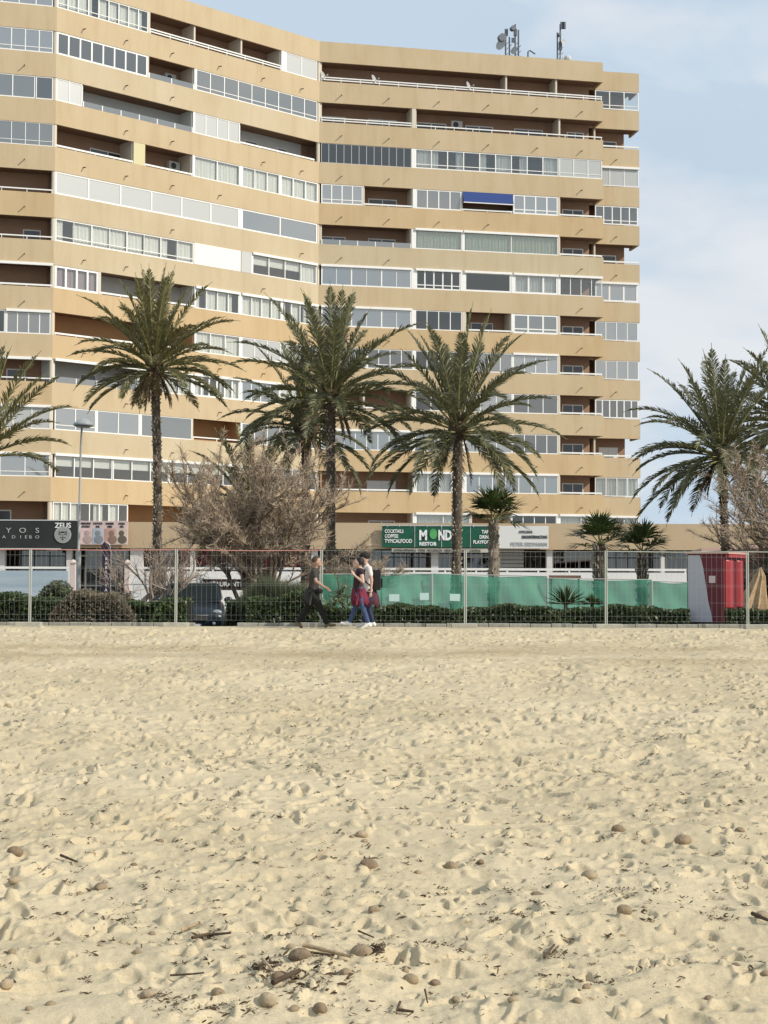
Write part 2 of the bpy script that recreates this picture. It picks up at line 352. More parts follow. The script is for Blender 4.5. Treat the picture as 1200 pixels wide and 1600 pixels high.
# bays: level -> list of (px0, px1, kind, options)
g, o = 'g', 'o'
BAYS = {
'L': {
 11: [(-160, 83, g, dict(n=9, g='m'))],
 10: [(-160, 83, g, dict(n=11, g='m', cur='--cl-', rail=1))],
 9: [(-160, 55, g, dict(n=6, g='m', cur='c-q')), (56, 83, g, dict(n=1, g='m'))],
 8: [(-160, 83, g, dict(n=11, g='m', cur='ccqcc', ft=.04, rail=1))],
 7: [(-160, 83, o, dict(r='1', door=[(-60, -20)]))],
 6: [(-160, 83, o, dict(r='1', door=[(36, 64)]))],
 5: [(-160, 83, o, dict(r='t', cas=1))],
 4: [(-160, 8, g, dict(n=7, g='d')), (10, 79, g, dict(n=4, g='m', cas=1))],
 3: [(-160, 83, o, dict(r='1', cas=1, door=[(10, 40)]))],
 2: [(-160, 83, g, dict(n=8, g='f', cas=1))],
 1: [(-160, 82, g, dict(n=6, g='m', rail=1, cas=1))],
 0: [(-160, 83, o, dict(r='', door=[(-10, 18)]))]},
'W': {
 11: [(88, 232, g, dict(n=9, g='c', cur='ccclc', rail=1)), (235, 440, o, dict(r='2', part=[302, 375])), (447, 496, g, dict(n=2, g='f'))],
 10: [(88, 231, g, dict(n=8, g='m', ft=.1, cur='--------')), (233, 304, o, dict(r='g', ac=[262])), (307, 496, g, dict(n=9, g='m', rail=1, cur='l--------'))],
 9: [(88, 129, g, dict(n=2, g='f')), (130, 302, o, dict(r='g', w=RECW, door=[(182, 214), (240, 262)])), (304, 375, g, dict(n=4, g='f')), (376, 492, o, dict(r='t', w=RECW, door=[(382, 402), (432, 448)]))],
 8: [(86, 209, o, dict(r='t', door=[(140, 196)])), (227, 301, o, dict(r='t', ac=[268])), (304, 375, g, dict(n=2, g='c', cur='cc')), (379, 437, g, dict(n=3, g='c', cur='c')), (439, 497, g, dict(n=3, g='c', cur='c', ft=.08))],
 7: [(87, 374, g, dict(n=6, g='f', cur='---c--', ft=.09)), (378, 496, g, dict(n=2, g='b', ft=.09))],
 6: [(87, 303, g, dict(n=8, g='c', cur='lccccclc', rail=1, ft=.07, uneven=1)), (303.5, 376, 'p', dict(m='c')), (377, 393, 'p', dict(m='g')), (395, 495, g, dict(n=4, g='c', cur='hhhc', cas=1))],
 5: [(86, 154, g, dict(n=4, g='c', cur='c', cc='p', ft=.12)), (158, 304, o, dict(r='t', w=RECW, part=[230])), (306, 374, g, dict(n=4, g='c', cur='lccl', cas=1)), (378, 440, g, dict(n=4, g='c', cur='c', cas=1)), (442, 497, g, dict(n=4, g='c', cur='lcrl', cas=1))],
 4: [(86, 304, o, dict(r='t', w=RECO, part=[230])), (306, 375, g, dict(n=3, g='c', cur='c')), (378, 497, g, dict(n=6, g='f'))],
 3: [(86, 215, o, dict(r='g', w=RECW, door=[(124, 150), (158, 178)], cas=1)), (217, 300, g, dict(n=4, g='c', cur='c', cas=1)), (303, 375, g, dict(n=6, g='c', cur='cl-rcc', ft=.1, cas=1)), (378, 437, g, dict(n=4, g='b', cas=1)), (439, 497, g, dict(n=4, g='c', cur='c'))],
 2: [(86, 150, g, dict(n=2, g='m', rail=1)), (152, 218, g, dict(n=2, g='m')), (221, 300, g, dict(n=1, g='m', ft=.05)), (302, 376, o, dict(r='1', w=RECO)), (378, 497, g, dict(n=6, g='m', cur='c-'))],
 1: [(86, 176, g, dict(n=3, g='c', cur='h', cas=1)), (177, 264, g, dict(n=3, g='c', cur='h', cas=1)), (265, 376, g, dict(n=4, g='c', cur='h', cas=1)), (378, 497, g, dict(n=6, g='c', cur='c-'))],
 0: [(83, 124, g, dict(n=3, g='c', cur='c')), (125, 200, g, dict(n=5, g='c', cur='-rlc-')), (201, 376, o, dict(r='', w=RECO, part=[302])), (378, 497, o, dict(r=''))]},
'R': {
 11: [(502, 941, o, dict(r='2', part=[790, 868], end=1))],
 10: [(502, 644, o, dict(r='2', door=[(502, 540), (575, 620)])), (650, 941, o, dict(r='1', door=[(650, 697), (727, 770), (803, 848), (885, 912)], ac=[712], part=[873], end=1))],
 9: [(502, 643, g, dict(n=12, g='d', ft=.035, fm=1)), (649, 873, g, dict(n=9, g='c', cur='clr-lcr-c', rail=1, ft=.07)), (874, 941, g, dict(n=3, g='f', rail=1, ft=.06))],
 8: [(502, 567, g, dict(n=4, g='m', rail=1, ft=.08)), (569, 645, o, dict(r='t', door=[(575, 620)])), (650, 721, g, dict(n=4, g='m', cur='l--r', ft=.08)), (723, 801, 'b', {}), (802, 872, g, dict(n=4, g='m', rail=1, ft=.1)), (875, 941, o, dict(r='t', door=[(878, 911)], end=1))],
 7: [(502, 643, o, dict(r='g', door=[(500, 540), (575, 618)])), (649, 722, g, dict(n=1, g='c', cur='c', cc='g', cas=1)), (725, 872, g, dict(n=2, g='c', cur='c', cc='g', cas=1)), (875, 941, o, dict(r='t', door=[(878, 911)], end=1))],
 6: [(502, 643, g, dict(n=6, g='b', ft=.09, uneven=1, cas=1)), (650, 720, g, dict(n=5, g='d', rail=1, ft=.09, cas=1)), (726, 799, g, dict(n=1, g='d', ft=.12, cas=1)), (803, 872, g, dict(n=3, g='c', cur='c', ft=.13, cas=1)), (875, 941, g, dict(n=4, g='c', ft=.05, cas=1))],
 5: [(502, 643, g, dict(n=6, g='b', ft=.09, uneven=1, cas=1)), (649, 722, g, dict(n=4, g='d', cur='c--c', ft=.06)), (728, 799, o, dict(r='t', door=[(735, 770)])), (802, 872, g, dict(n=3, g='m', rail=1, ft=.12)), (875, 941, o, dict(r='t', door=[(878, 911)], end=1))],
 4: [(502, 572, g, dict(n=4, g='m', rail=1)), (574, 645, g, dict(n=4, g='m', rail=1)), (649, 722, g, dict(n=4, g='d')), (727, 800, g, dict(n=4, g='m')), (802, 872, g, dict(n=4, g='m', cur='l--', cas=1)), (875, 941, o, dict(r='t', door=[(878, 911)], end=1))],
 3: [(502, 643, o, dict(r='t', part=[568])), (649, 722, g, dict(n=3, g='d', cur='l-r')), (726, 800, g, dict(n=3, g='m')), (802, 872, g, dict(n=3, g='m')), (875, 941, o, dict(r='t', door=[(878, 911)], end=1))],
 2: [(502, 643, g, dict(n=8, g='b', cur='c-c', cas=1)), (649, 722, g, dict(n=4, g='b', cur='cc--', cas=1)), (727, 800, g, dict(n=3, g='m')), (802, 872, g, dict(n=4, g='m')), (875, 941, o, dict(r='t', door=[(878, 911)], end=1))],
 1: [(502, 645, o, dict(r='t', w=REC, lightdoor=[(573, 618)])), (650, 706, g, dict(n=3, g='c', cur='c', cas=1)), (728, 872, g, dict(n=7, g='b', cur='clcr', cas=1)), (875, 941, o, dict(r='t', door=[(878, 911)], end=1))],
 0: [(502, 645, o, dict(r='', door=[(575, 617)])), (650, 735, g, dict(n=2, g='c', cur='c', cc='w', cas=1)), (800, 870, g, dict(n=4, g='d', cas=1)), (875, 941, g, dict(n=2, g='c', cur='c', cas=1)), (737, 798, o, dict(r=''))]},
'E': {
 11: [(930, 998, g, dict(n=3, g='c', ft=.07, rail=1))], 10: [(930, 998, o, dict(r='t', door=[(940, 963)], end=1))],
 9: [(930, 998, g, dict(n=3, g='f', cas=1, cur='c'))], 8: [(930, 997, g, dict(n=5, g='m', rail=1, cur='cl---', ft=.08))],
 7: [(930, 998, o, dict(r='t', door=[(940, 962)], end=1))], 6: [(930, 997, g, dict(n=3, g='m', ft=.13, cas=1))],
 5: [(930, 997, g, dict(n=4, g='m', cur='---c'))], 4: [(930, 998, g, dict(n=4, g='m', cur='--cc'))],
 3: [(930, 998, g, dict(n=6, g='m', ft=.09, cur='cl----'))], 2: [(930, 998, o, dict(r='t', lightdoor=[(935, 965)], end=1))],
 1: [(930, 998, g, dict(n=4, g='c', cur='c'))], 0: [(930, 998, g, dict(n=3, g='c', cur='c-c', cas=1))]}}
for sk, lv in BAYS.items():
    sg = SEG[sk]
    for k, bays in lv.items():
        z1 = Tk(k) - .004; z0 = Tk(k) - OP + .004; prev = None
        for (a, b, kind, q) in sorted(bays, key=lambda t: t[0]):
            u0, u1 = sg.u(a, (z0 + z1) / 2), sg.u(b, (z0 + z1) / 2)
            u0 = max(u0, .05); u1 = min(u1, sg.len - (.02 if sk in 'RE' else .06))
            if q.get('cas'): cassette(sg, k, u0 - .03, u1 + .03)
            if kind == 'g':
                window(sg, z0, z1, u0, u1, q['n'], q.get('g', 'm'), q.get('cur', ''), q.get('cc', 'w'), q.get('rail', 0), q.get('ft', .06), GRYP if q.get('fm') else None, q.get('uneven', 0))
            elif kind == 'p':
                m = MB(); sg.box(m, u0, u1, -.01, .09, z0, z1); child(m, 'panel', CRM if q['m'] == 'c' else GRYP, tower)
            elif kind == 'b':
                railing(sg, u0, u1, k, 't')
                m = MB(); a3 = [sg.pt(u0, 0, z1), sg.pt(u1, 0, z1), sg.pt(u1, .05, z1), sg.pt(u0, .05, z1)]; b3 = [sg.pt(u0, -.25, z1 - .75), sg.pt(u1, -.25, z1 - .75), sg.pt(u1, -.22, z1 - .78), sg.pt(u0, -.22, z1 - .78)]
                m.hexa([b3[0], b3[1], b3[2], b3[3], a3[0], a3[1], a3[2], a3[3]]); aw = child(m, 'awning', AWB, tower)
                m = MB(); sg.box(m, u0, u1, -.29, -.23, z1 - .84, z1 - .78); child(m, 'bar', WHT, aw)
            else:
                if q.get('w'): lining(sg, k, u0, u1, q['w'])
                if q.get('r'): railing(sg, u0, u1, k, q['r'])
                for d_ in q.get('door', []): door(sg, k, *d_)
                for d_ in q.get('lightdoor', []): door(sg, k, *d_, h=1.95, light=1)
                for d_ in q.get('ac', []): aircon(sg, k, d_)
                for d_ in q.get('part', []): partition(sg, sg.u(d_, z1, .3), k)
            # party walls and posts between neighbouring bays
            if kind == 'o' and not (sk == 'L' and a < 0): partition(sg, u0 + .0, k, PARTW if not q.get('w') else q['w'])
            if kind == 'o' and not q.get('end') and not (sk == 'W' and b > 490): partition(sg, u1, k, PARTW if not q.get('w') else q['w'])
            if prev is not None and u0 - prev > .06: 
                m = MB(); sg.box(m, prev + .004, u0 - .004, .012, .11, z0, z1); child(m, 'pillar', YEL if (sk == 'W' and k == 8 and a == 227) else (WHT if kind == 'g' else PARTW), tower)
            prev = u1
# corner posts
for i in (1, 2):
    for k in range(12):
        pass
    m = MB(); c_ = off(i, .17); m.tube([(c_.x, c_.y, 3.6), (c_.x, c_.y, Tk(11) + .05)], .14, 10); child(m, 'corner_pillar', PARTW, tower)
# drain spouts with their real length: the sun draws the streak under each
SP = mat('drain_pipe', (.12, .09, .06), .6)
n_sp = 0
cols = {'L': [38], 'W': [196, 268, 342, 410, 470, 130], 'R': [533, 607, 685, 762, 838, 908], 'E': [962]}
skip = {('W', 410): (9, 7, 6, 4, 2), ('W', 130): (0, 1, 2, 4, 6, 9, 8), ('W', 342): (9, 8, 6, 5, 4), ('W', 196): (6, 3), ('W', 470): (9, 7, 5, 4, 3), ('R', 685): (8, 6, 5, 4, 3), ('R', 762): (8, 5, 6, 4, 3, 2), ('R', 838): (8, 7, 5, 6, 4, 3), ('R', 607): (1, 5), ('E', 962): (10, 8, 5, 4, 2, 1, 0), ('L', 38): (10, 8, 3, 1), ('W', 268): (2,)}
for sk, cs in cols.items():
    sg = SEG[sk]
    for c in cs:
        for k in range(0, 11):
            if k in skip.get((sk, c), ()): continue
            z = Tk(k) + .52; u = sg.u(c, z); m = MB(); a = Vector(sg.pt(u, .01, z + .02)); b = Vector(sg.pt(u, -.3, z - .02))
            m.tube([a, b], .035, 6); child(m, 'drain_spout', SP, tower); n_sp += 1
# ---------------------------------------------------------------- things on the tower
DISH = mat('dish_grey', (.4, .4, .39), .6)
def dish(m, c, r, tilt, az):
    rot = Euler((tilt, 0, az)); c = Vector(c); N = 16; rings = [(0, 0), (.5, .05), (1, .2)]
    b = len(m.v)
    for rr, d in rings[1:]:
        for k in range(N):
            q = Vector((rr * r * math.cos(k * 2 * math.pi / N), rr * r * math.sin(k * 2 * math.pi / N), d * r)); q.rotate(rot); m.v.append(tuple(c + q))
    q = Vector((0, 0, 0)); m.v.append(tuple(c + q))
    for k in range(N):
        k2 = (k + 1) % N; m.f.append((b + k, b + k2, b + N + k2, b + N + k)); m.f.append((b + 2 * N, b + k2, b + k))
# balcony satellite dishes on the top terrace
sgR = SEG['R']
for i, (px, lab) in enumerate([(505, 'small satellite dish on the top balcony railing beside the inner corner'), (585, 'small satellite dish on the top balcony railing by a white table'), (733, 'small satellite dish on the top balcony railing towards its right end')]):
    z = Tk(11) - 1.0; u = sgR.u(px, z); c = Vector(sgR.pt(u, .35, z + .2))
    e = empty('satellite_dish', (c.x, c.y, z - 1.45 + .0), lab, 'satellite dish', 'satellite dishes on the top balcony')
    m = MB(); m.tube([(0, 0, .35), (0, 0, 1.6)], .025, 6); child(m, 'mast', METAL, e)
    m = MB(); dish(m, (0, -.05, 1.6), .3, R(75), R(60)); child(m, 'dish', DISH, e)
    m = MB(); m.tube([(0, -.05, 1.45), (.35, -.45, 1.5)], .02, 5); m.ball((.36, -.46, 1.5), .06, 6, 5); child(m, 'receiver_arm', DISH, e)
def roofpt(px, py, Y): return at(px, py, Y)
ZR = Tk(11) + .6
ANT = mat('antenna_metal', (.13, .14, .16), .6, metal=.3)
def mast(px, ytop, Y, label, parts):
    b = at(px, 90, Y); zt = zat(ytop, Y, px); e = empty('antenna_mast', (b.x, Y, ZR), label, 'antenna', 'antennas on the roof')
    m = MB(); m.tube([(0, 0, 0), (0, 0, zt - ZR)], .06, 6)
    for kk in range(6): m.tube([(0, 0, 1 + kk * .4), (.2, 0, 1.2 + kk * .4)], .02, 4)
    child(m, 'mast', ANT, e)
    for kind, dx, py, r in parts:
        z = zat(py, Y, px) - ZR; m = MB()
        if kind == 'dish': dish(m, (dx, -.1, z), r, R(80), R(-40 if dx < 0 else 40)); m.tube([(0, 0, z), (dx, 0, z)], .03, 5); child(m, 'dish', DISH, e)
        if kind == 'drum': m.tube([(dx, -.25, z), (dx - .1, .1, z)], r, 12); m.tube([(0, 0, z), (dx, 0, z)], .03, 5); child(m, 'drum_antenna', ANT, e)
        if kind == 'panel': m.box(dx - .12, dx + .12, -.1, .05, z - r, z + r); m.tube([(0, 0, z), (dx, 0, z)], .03, 5); child(m, 'panel_antenna', ANT, e)
mast(790, 49, 108, 'roof antenna mast with a big pale dish and a dark drum, leftmost', [('dish', -.32, 71, .42), ('drum', -.22, 60, .3), ('panel', .05, 51, .25)])
mast(796, 58, 108.4, 'short plain whip antenna between the two dish masts on the roof', [])
mast(805, 38, 108, 'tallest antenna mast on the roof with a small dish near its top', [('drum', -.14, 45, .18), ('panel', 0, 51, .25), ('dish', -.05, 80, .3), ('panel', -.15, 63, .16)])
mast(810, 47, 108.6, 'thin whip antenna right of the tallest roof mast', [])
mast(871, 51, 109, 'thin whip antenna left of the right-hand roof mast', [])
mast(875.5, 38, 109, 'right-hand roof mast with a pair of panels at its top', [('panel', .12, 40, .25), ('panel', .27, 40, .25), ('drum', -.05, 55, .12), ('dish', .2, 67, .25), ('panel', 0, 72, .3)])
b = at(884, 90, 109); m = MB(); m.box(-.45, .45, -.4, .4, 0, 1.95); m.tube([(-.4, -.3, 1.95), (-.4, -.3, 2.6)], .05, 6); m.ball((.1, -.3, 2.2), .3, 10, 8)
cb = child(m, 'equipment_cabinet', GRYP, None, bevel=.03); cb.location = (b.x, 109, ZR); tag(cb, 'grey equipment cabinet at the foot of the right-hand roof mast', 'cabinet')
b = at(825, 90, 107); m = MB(); m.tube([(0, 0, 0), (0, 0, 2.15), (.12, 0, 2.25), (.5, -.1, 1.95)], .055, 6)
vp = child(m, 'vent_pipe', ANT, None); vp.location = (b.x, 107, ZR); tag(vp, 'dark bent pipe rising above the roof parapet', 'pipe')
b = at(485, 60, 103); m = MB(); m.tube([(0, 0, 0), (0, 0, 1.3), (-.3, 0, 1.5)], .03, 5); m.tube([(-.2, 0, 1.25), (.25, 0, 1.55)], .02, 4)
vp = child(m, 'aerial', ANT, None); vp.location = (b.x, 104, ZR); tag(vp, 'small lone aerial above the inner corner of the block', 'antenna')
# ---------------------------------------------------------------- podium with the shops
PY = 85.0
FAC2 = mat('podium_render', (.53, .405, .265), .85, col2=(.48, .36, .22), nscale=.4, bump=.1)
SHOPW = mat('shop_white', (.66, .63, .6), .7, noise=.08)
SHOPG = mat('shop_glass', (.025, .025, .028), .12, spec=.6)
MAROON = mat('maroon_blind', (.13, .02, .03), .8, noise=.2, nscale=3)
zt, zb, zg = zat(817, PY), zat(858, PY), -.5
pod = empty('shop_row', (0, 0, 0), 'low ochre shop building with dark shopfronts running along the foot of the tower', 'building')
xl, xr = xat(-200, PY), xat(1260, PY)
m = MB(); m.box(xl, xr, PY, PY + .2, zb, zt); child(m, 'parapet', FAC2, pod)
m = MB(); m.box(xl, xr, PY + .2, PY + 1.5, zb + .5, zb + .8); m.box(xl, xr, PY + 1.5, PY + 21, zb + .5, zb + .8); child(m, 'roof', ROOFM, pod)
m = MB(); m.box(xl, xr, PY + 3.3, PY + 5, zg, zb + .5)
child(m, 'wall', mat('shop_interior', (.14, .11, .095), .8, noise=.4, nscale=1.5), pod)
for a, b_ in ((-60, 5), (102, 110), (202, 222), (296, 304), (393, 399), (674, 685), (855, 864), (1034, 1040), (486, 496)):
    m = MB(); m.box(xat(a, PY), xat(b_, PY), PY + .25, PY + .7, zg, zb + .5); child(m, 'pillar', SHOPW, pod)
fronts = [(5, 102), (118, 200), (222, 296), (304, 393), (399, 486), (496, 596), (596, 674), (685, 770), (770, 855), (864, 945), (945, 1034), (1040, 1130)]
for i, (a, b_) in enumerate(fronts):
    m = MB(); x0, x1 = xat(a, PY + 2.3), xat(b_, PY + 2.3); n = 4 + i % 3
    for j in range(n + 1):
        x = x0 + (x1 - x0) * j / n; m.box(x - .03, x + .03, PY + 2.26, PY + 2.34, zg, zb + .45)
    m.box(x0, x1, PY + 2.265, PY + 2.335, zb - .45, zb - .38); m.box(x0, x1, PY + 2.265, PY + 2.335, .6, .67)
    fr = child(m, 'shop_window', GRYP if i % 2 else DKF, pod)
    m = MB(); m.box(x0, x1, PY + 2.295, PY + 2.305, zg, zb + .45); child(m, 'pane', G_D, fr)
for a, b_, yb in ((304, 340, 884), (342, 392, 880), (400, 484, 889), (280, 296, 880)):
    m = MB(); m.box(xat(a, PY + 1), xat(b_, PY + 1), PY + 1, PY + 1.04, zat(yb, PY + 1), zb + .45); child(m, 'blind', MAROON, pod)
# shutters (slatted) right of the green sign
m = MB()
for j in range(12): m.box(xat(778, PY + 2), xat(818, PY + 2), PY + 1.9, PY + 1.96, zb - .1 - j * .22, zb + .08 - j * .22)
child(m, 'shutter', GRYP, pod)
# ---- terrace wall in front of the shops, with its rail
TY = 78.0
def twall(a, b_, label, mm, low=1, group='low terrace walls in front of the shops'):
    x0, x1 = xat(a, TY), xat(b_, TY); e = empty('terrace_wall', ((x0 + x1) / 2, TY, zg), label, 'wall', group); h = (x1 - x0) / 2
    m = MB(); m.box(-h, h, 0, .25, 0, zat(893.5, TY) - zg); child(m, 'wall', mm, e)
    m = MB(); zr = zat(888, TY) - zg; m.box(-h, h, .06, .16, zr - .09, zr + .03)
    n = max(2, int(2 * h / 1.6))
    for j in range(n + 1): x = -h + .05 + (2 * h - .1) * j / n; m.box(x - .04, x + .04, .08, .14, zat(893.5, TY) - zg + .001, zr - .091)
    child(m, 'rail', WHT, e); return e
WALLW = mat('white_wall', (.74, .73, .7), .8, noise=.08, nscale=1)
BLUEW = mat('blue_grey_wall', (.30, .38, .44), .8, col2=(.48, .54, .57), nscale=.8, stretch=(.2, 1, 3))
twall(-120, 106, 'blue-grey terrace wall with white rail under the black shop sign', BLUEW)
twall(205, 397, 'white terrace wall with rail behind the dark car', WALLW)
twall(428, 595, 'white terrace wall with rail behind the walking people', WALLW)
twall(597, 940, 'long white terrace wall with rail under the green shop sign', WALLW)
twall(943, 1073, 'white terrace wall with rail between the fan palms and the red kiosk', WALLW)
PINKP = mat('pinkish_plaster', (.62, .52, .47), .8, noise=.06)
for px, lab in ((114, 'pinkish gate pillar with flat cap beside the street lamp'), (199, 'pinkish gate pillar with flat cap right of the dark entrance')):
    x = xat(px, 76); e = empty('gate_pillar', (x, 76, zg), lab, 'pillar', 'gate pillars of the terrace'); h = zat(882, 76) - zg
    m = MB(); m.box(-.13, .13, -.13, .13, 0, h); child(m, 'shaft', PINKP, e)
    m = MB(); m.box(-.18, .18, -.18, .18, h, h + .08); m.lathe((0, 0, h + .08), [(.16, 0), (.1, .08), (.02, .12)], 8); child(m, 'cap', PINKP, e)
# white round-topped bin container
e = empty('waste_container', (xat(228, 70), 70, zg), 'white curved container between the gate pillar and the palm trunk', 'container'); h = zat(904, 70) - zg
m = MB(); m.box(-.55, .55, -.4, .4, .12, h - .3); child(m, 'body', WALLW, e, bevel=.05)
m = MB(); prof = [(-.57 + 1.14 * i / 8, h - .3 + .3 * math.sin(math.pi * (i + .6) / 9.2)) for i in range(9)]
for i in range(8):
    (a, z0), (b_, z1) = prof[i], prof[i + 1]; m.hexa([(a, -.42, h - .3), (b_, -.42, h - .3), (b_, .42, h - .3), (a, .42, h - .3), (a, -.42, z0), (b_, -.42, z1), (b_, .42, z1), (a, .42, z0)])
child(m, 'lid', WALLW, e)
# ---- lettering
def text(s, size, x, y, z, mm, parent, align='LEFT', sx=1, name='lettering', bold=.0, rotz=0):
    c = bpy.data.curves.new(name, 'FONT'); c.body = s; c.size = size; c.align_x = align; c.extrude = .012; c.offset = bold; c.resolution_u = 3
    t = bpy.data.objects.new(name, c); COL.objects.link(t)
    me = bpy.data.meshes.new_from_object(t.evaluated_get(bpy.context.evaluated_depsgraph_get()))
    bpy.data.objects.remove(t); me.transform(Matrix.Translation((x, y, z)) @ Matrix.Rotation(R(90), 4, 'X') @ Matrix.Diagonal((sx, 1, 1, 1)))
    o = bpy.data.objects.new(name, me); COL.objects.link(o); me.materials.append(mm); o.parent = parent; return o
def signboard(px0, px1, y0, y1, Y, name, label, mm, depth=.12):
    a = at(px0, y1, Y); b = at(px1, y0, Y); e = empty(name, (a.x, Y, a.z), label, 'sign'); W, H = b.x - a.x, b.z - a.z
    m = MB(); m.box(0, W, 0, depth, 0, H); child(m, 'board', mm, e, bevel=.01); return e, W, H
BLK = mat('black_sign', (.03, .032, .03), .5, noise=.3, nscale=.6)
SGRY = mat('sign_grey', (.42, .42, .41), .6)
SWHT = mat('sign_white', (.8, .8, .78), .6)
GRN = mat('sign_green', (.015, .1, .06), .5, noise=.15, nscale=1)
LGRN = mat('sign_light_green', (.1, .38, .12), .6)
s_ = 1 / F * (PY - .3)      # metres per photo pixel at the sign plane
e, W, H = signboard(-60, 121, 813, 857, PY - .3, 'shop_sign', 'black shop sign with grey round bearded emblem and white name above it', BLK)
ox = 98 + 60
text('ZEUS', 11 * s_, ox * s_, -.02, (857 - 824) * s_, SWHT, e, 'CENTER', 1.0, bold=.006)
m = MB(); N = 28; cx, cz = ox * s_, (857 - 835) * s_; r = 13 * s_
m.tube([(cx, 0, cz), (cx, -.05, cz)], r, N); em = child(m, 'emblem', SGRY, e)
m = MB(); m.tube([(cx, -.05, cz), (cx, -.058, cz)], r * .9, N); child(m, 'disc', mat('emblem_mid', (.3, .3, .29), .6), em)
m = MB()
for (dx, dz, sx, sz) in ((0, .3, .35, .1), (-.22, .05, .12, .05), (.22, .05, .12, .05), (0, -.15, .05, .14), (-.2, -.35, .2, .05), (.2, -.35, .2, .05), (0, -.55, .1, .12), (.42, .2, .06, .3), (-.42, .2, .06, .3)):
    m.ball((cx + dx * r, -.06, cz + dz * r), r, 8, 6, (sx, .02, sz))
child(m, 'face_relief', BLK, em)
for i, (t_, px) in enumerate((('Y', 13), ('O', 35), ('S', 58))): text(t_, 11 * s_, (px + 60) * s_, -.02, (857 - 832) * s_, SGRY, e, 'CENTER', 1.3)
for i, (t_, px) in enumerate((('A', 6), ('D', 21), ('I', 32), ('E B', 44), ('O', 58))): text(t_, 7 * s_, (px + 60) * s_, -.02, (857 - 841) * s_, SGRY, e, 'CENTER', 1.2)
m = MB(); m.box(0, W, -.03, 0, H - .03, H + .03); m.box(0, W - .9, -.03, 0, -.02, .03); child(m, 'trim', GRYP, e)
# poster banner
PNK = mat('poster_pink', (.62, .48, .46), .7, noise=.15, nscale=1.5)
e, W, H = signboard(124.5, 200, 814, 851, PY - .3, 'poster_banner', 'pale pink banner of four picture panels beside the black sign', PNK)
cols4 = [(.68, .5, .47), (.42, .46, .5), (.5, .31, .25), (.62, .52, .42)]
for i, c in enumerate(cols4):
    x0, x1 = W * i / 4 + .03, W * (i + 1) / 4 - .03; pm = mat('poster_panel', c, .7, noise=.25, nscale=2.5)
    m = MB(); m.box(x0, x1, -.012, -.001, .05, H * .68); pp = child(m, 'picture_panel', pm, e)
    m = MB(); xc = (x0 + x1) / 2 + (.05, 0, .1, -.02)[i]; dk = mat('poster_figure', tuple(v * (.6, .5, .5, .2)[i] for v in c), .8)
    m.ball((xc, -.02, H * .48), .16, 10, 8, (1, .05, 1)); m.ball((xc + .05, -.02, H * .22), .26, 10, 8, (1, .04, .9)); child(m, 'picture_figure', dk, pp)
    for j in range(2): text(('PIERCING', 'TATTOO', 'BARBER', 'NAILS')[i] if j == 0 else ('STUDIO', 'INK', 'MEN', 'SPA')[i], .16, (x0 + x1) / 2, -.015, H * (.85 if j == 0 else .72), mat_txt if 'mat_txt' in globals() else BLK, e, 'CENTER', .8, bold=.003)
# flag
e = empty('banner_flag', (xat(166, 74), 74, zg), 'narrow dark upright banner flag with pale letters in front of the dark entrance', 'flag'); h = zat(848, 74) - zg
m = MB(); m.tube([(.22, 0, 0), (.22, 0, h - .5), (.15, 0, h - .15), (0, 0, h)], .02, 6); child(m, 'pole', METAL, e)
m = MB(); pts = [(.2, h - .55), (.1, h - .15), (-.12, h), (-.25, h - .2), (-.2, h - .6), (-.18, .8), (.2, .75)]
m.face([(x, -.02, z) for x, z in pts]); m.face([(x, .0, z) for x, z in reversed(pts)])
for i in range(len(pts)): a, b_ = pts[i], pts[(i + 1) % len(pts)]; m.face([(a[0], -.02, a[1]), (a[0], 0, a[1]), (b_[0], 0, b_[1]), (b_[0], -.02, b_[1])])
child(m, 'cloth', mat('flag_purple', (.03, .02, .04), .8), e)
for i in range(8): text('BARBERIA'[i], .2, 0, -.035, h - .9 - i * .22, SWHT, e, 'CENTER')
# green sign
e, W, H = signboard(597, 776, 821, 855, PY - .3, 'shop_sign', 'dark green restaurant sign with large white name and light green disc', GRN)
def tx(t_, size, px, py, mm=SWHT, al='LEFT', sx=1, bold=.008): return text(t_, size * s_, (px - 597) * s_, -.02, (855 - py) * s_, mm, e, al, sx, bold=bold)
tx('COCKTAILS', 7.6, 601, 832.5, sx=.72); tx('COFFEE', 7.6, 601, 840, sx=.8); tx('TYPICALFOOD', 8.2, 601, 848, sx=.78)
tx('M', 21, 654.5, 843, sx=.8, bold=.035); tx('ND', 21, 684.5, 843, sx=.66, bold=.035); tx('RESTOB', 7.5, 655, 852, sx=1, bold=.01).data.transform(Matrix.Identity(4))
m = MB(); cx, cz = (677 - 597) * s_, (855 - 834) * s_; r = 6 * s_
m.tube([(cx, 0, cz), (cx, -.04, cz)], r, 24); 
for i, v in enumerate(m.v): m.v[i] = (v[0], v[1], cz + (v[2] - cz) * 1.35)
child(m, 'disc', LGRN, e)
tx('TAPAS', 7.5, 770, 833, al='RIGHT', sx=.8); tx('DRINKS', 7.5, 770, 841, al='RIGHT', sx=.8); tx('PLAYFOOD', 7.5, 770, 849, al='RIGHT', sx=.8)
m = MB(); m.box(0, W, -.03, 0, H - .05, H + .02)
for px in (648, 690, 735): m.box((px - 597) * s_ - .015, (px - 597) * s_ + .015, -.02, 0, 0, H - .051)
child(m, 'trim', GRYP, e)
for px in (606, 625, 642, 668, 690, 715, 740):
    m = MB(); x = (px - 597) * s_; m.tube([(x, 0, H), (x, -.2, H + .1), (x - .05, -.5, H), (x - .05, -.55, H - .1)], .018, 5); child(m, 'sign_lamp', METAL, e)
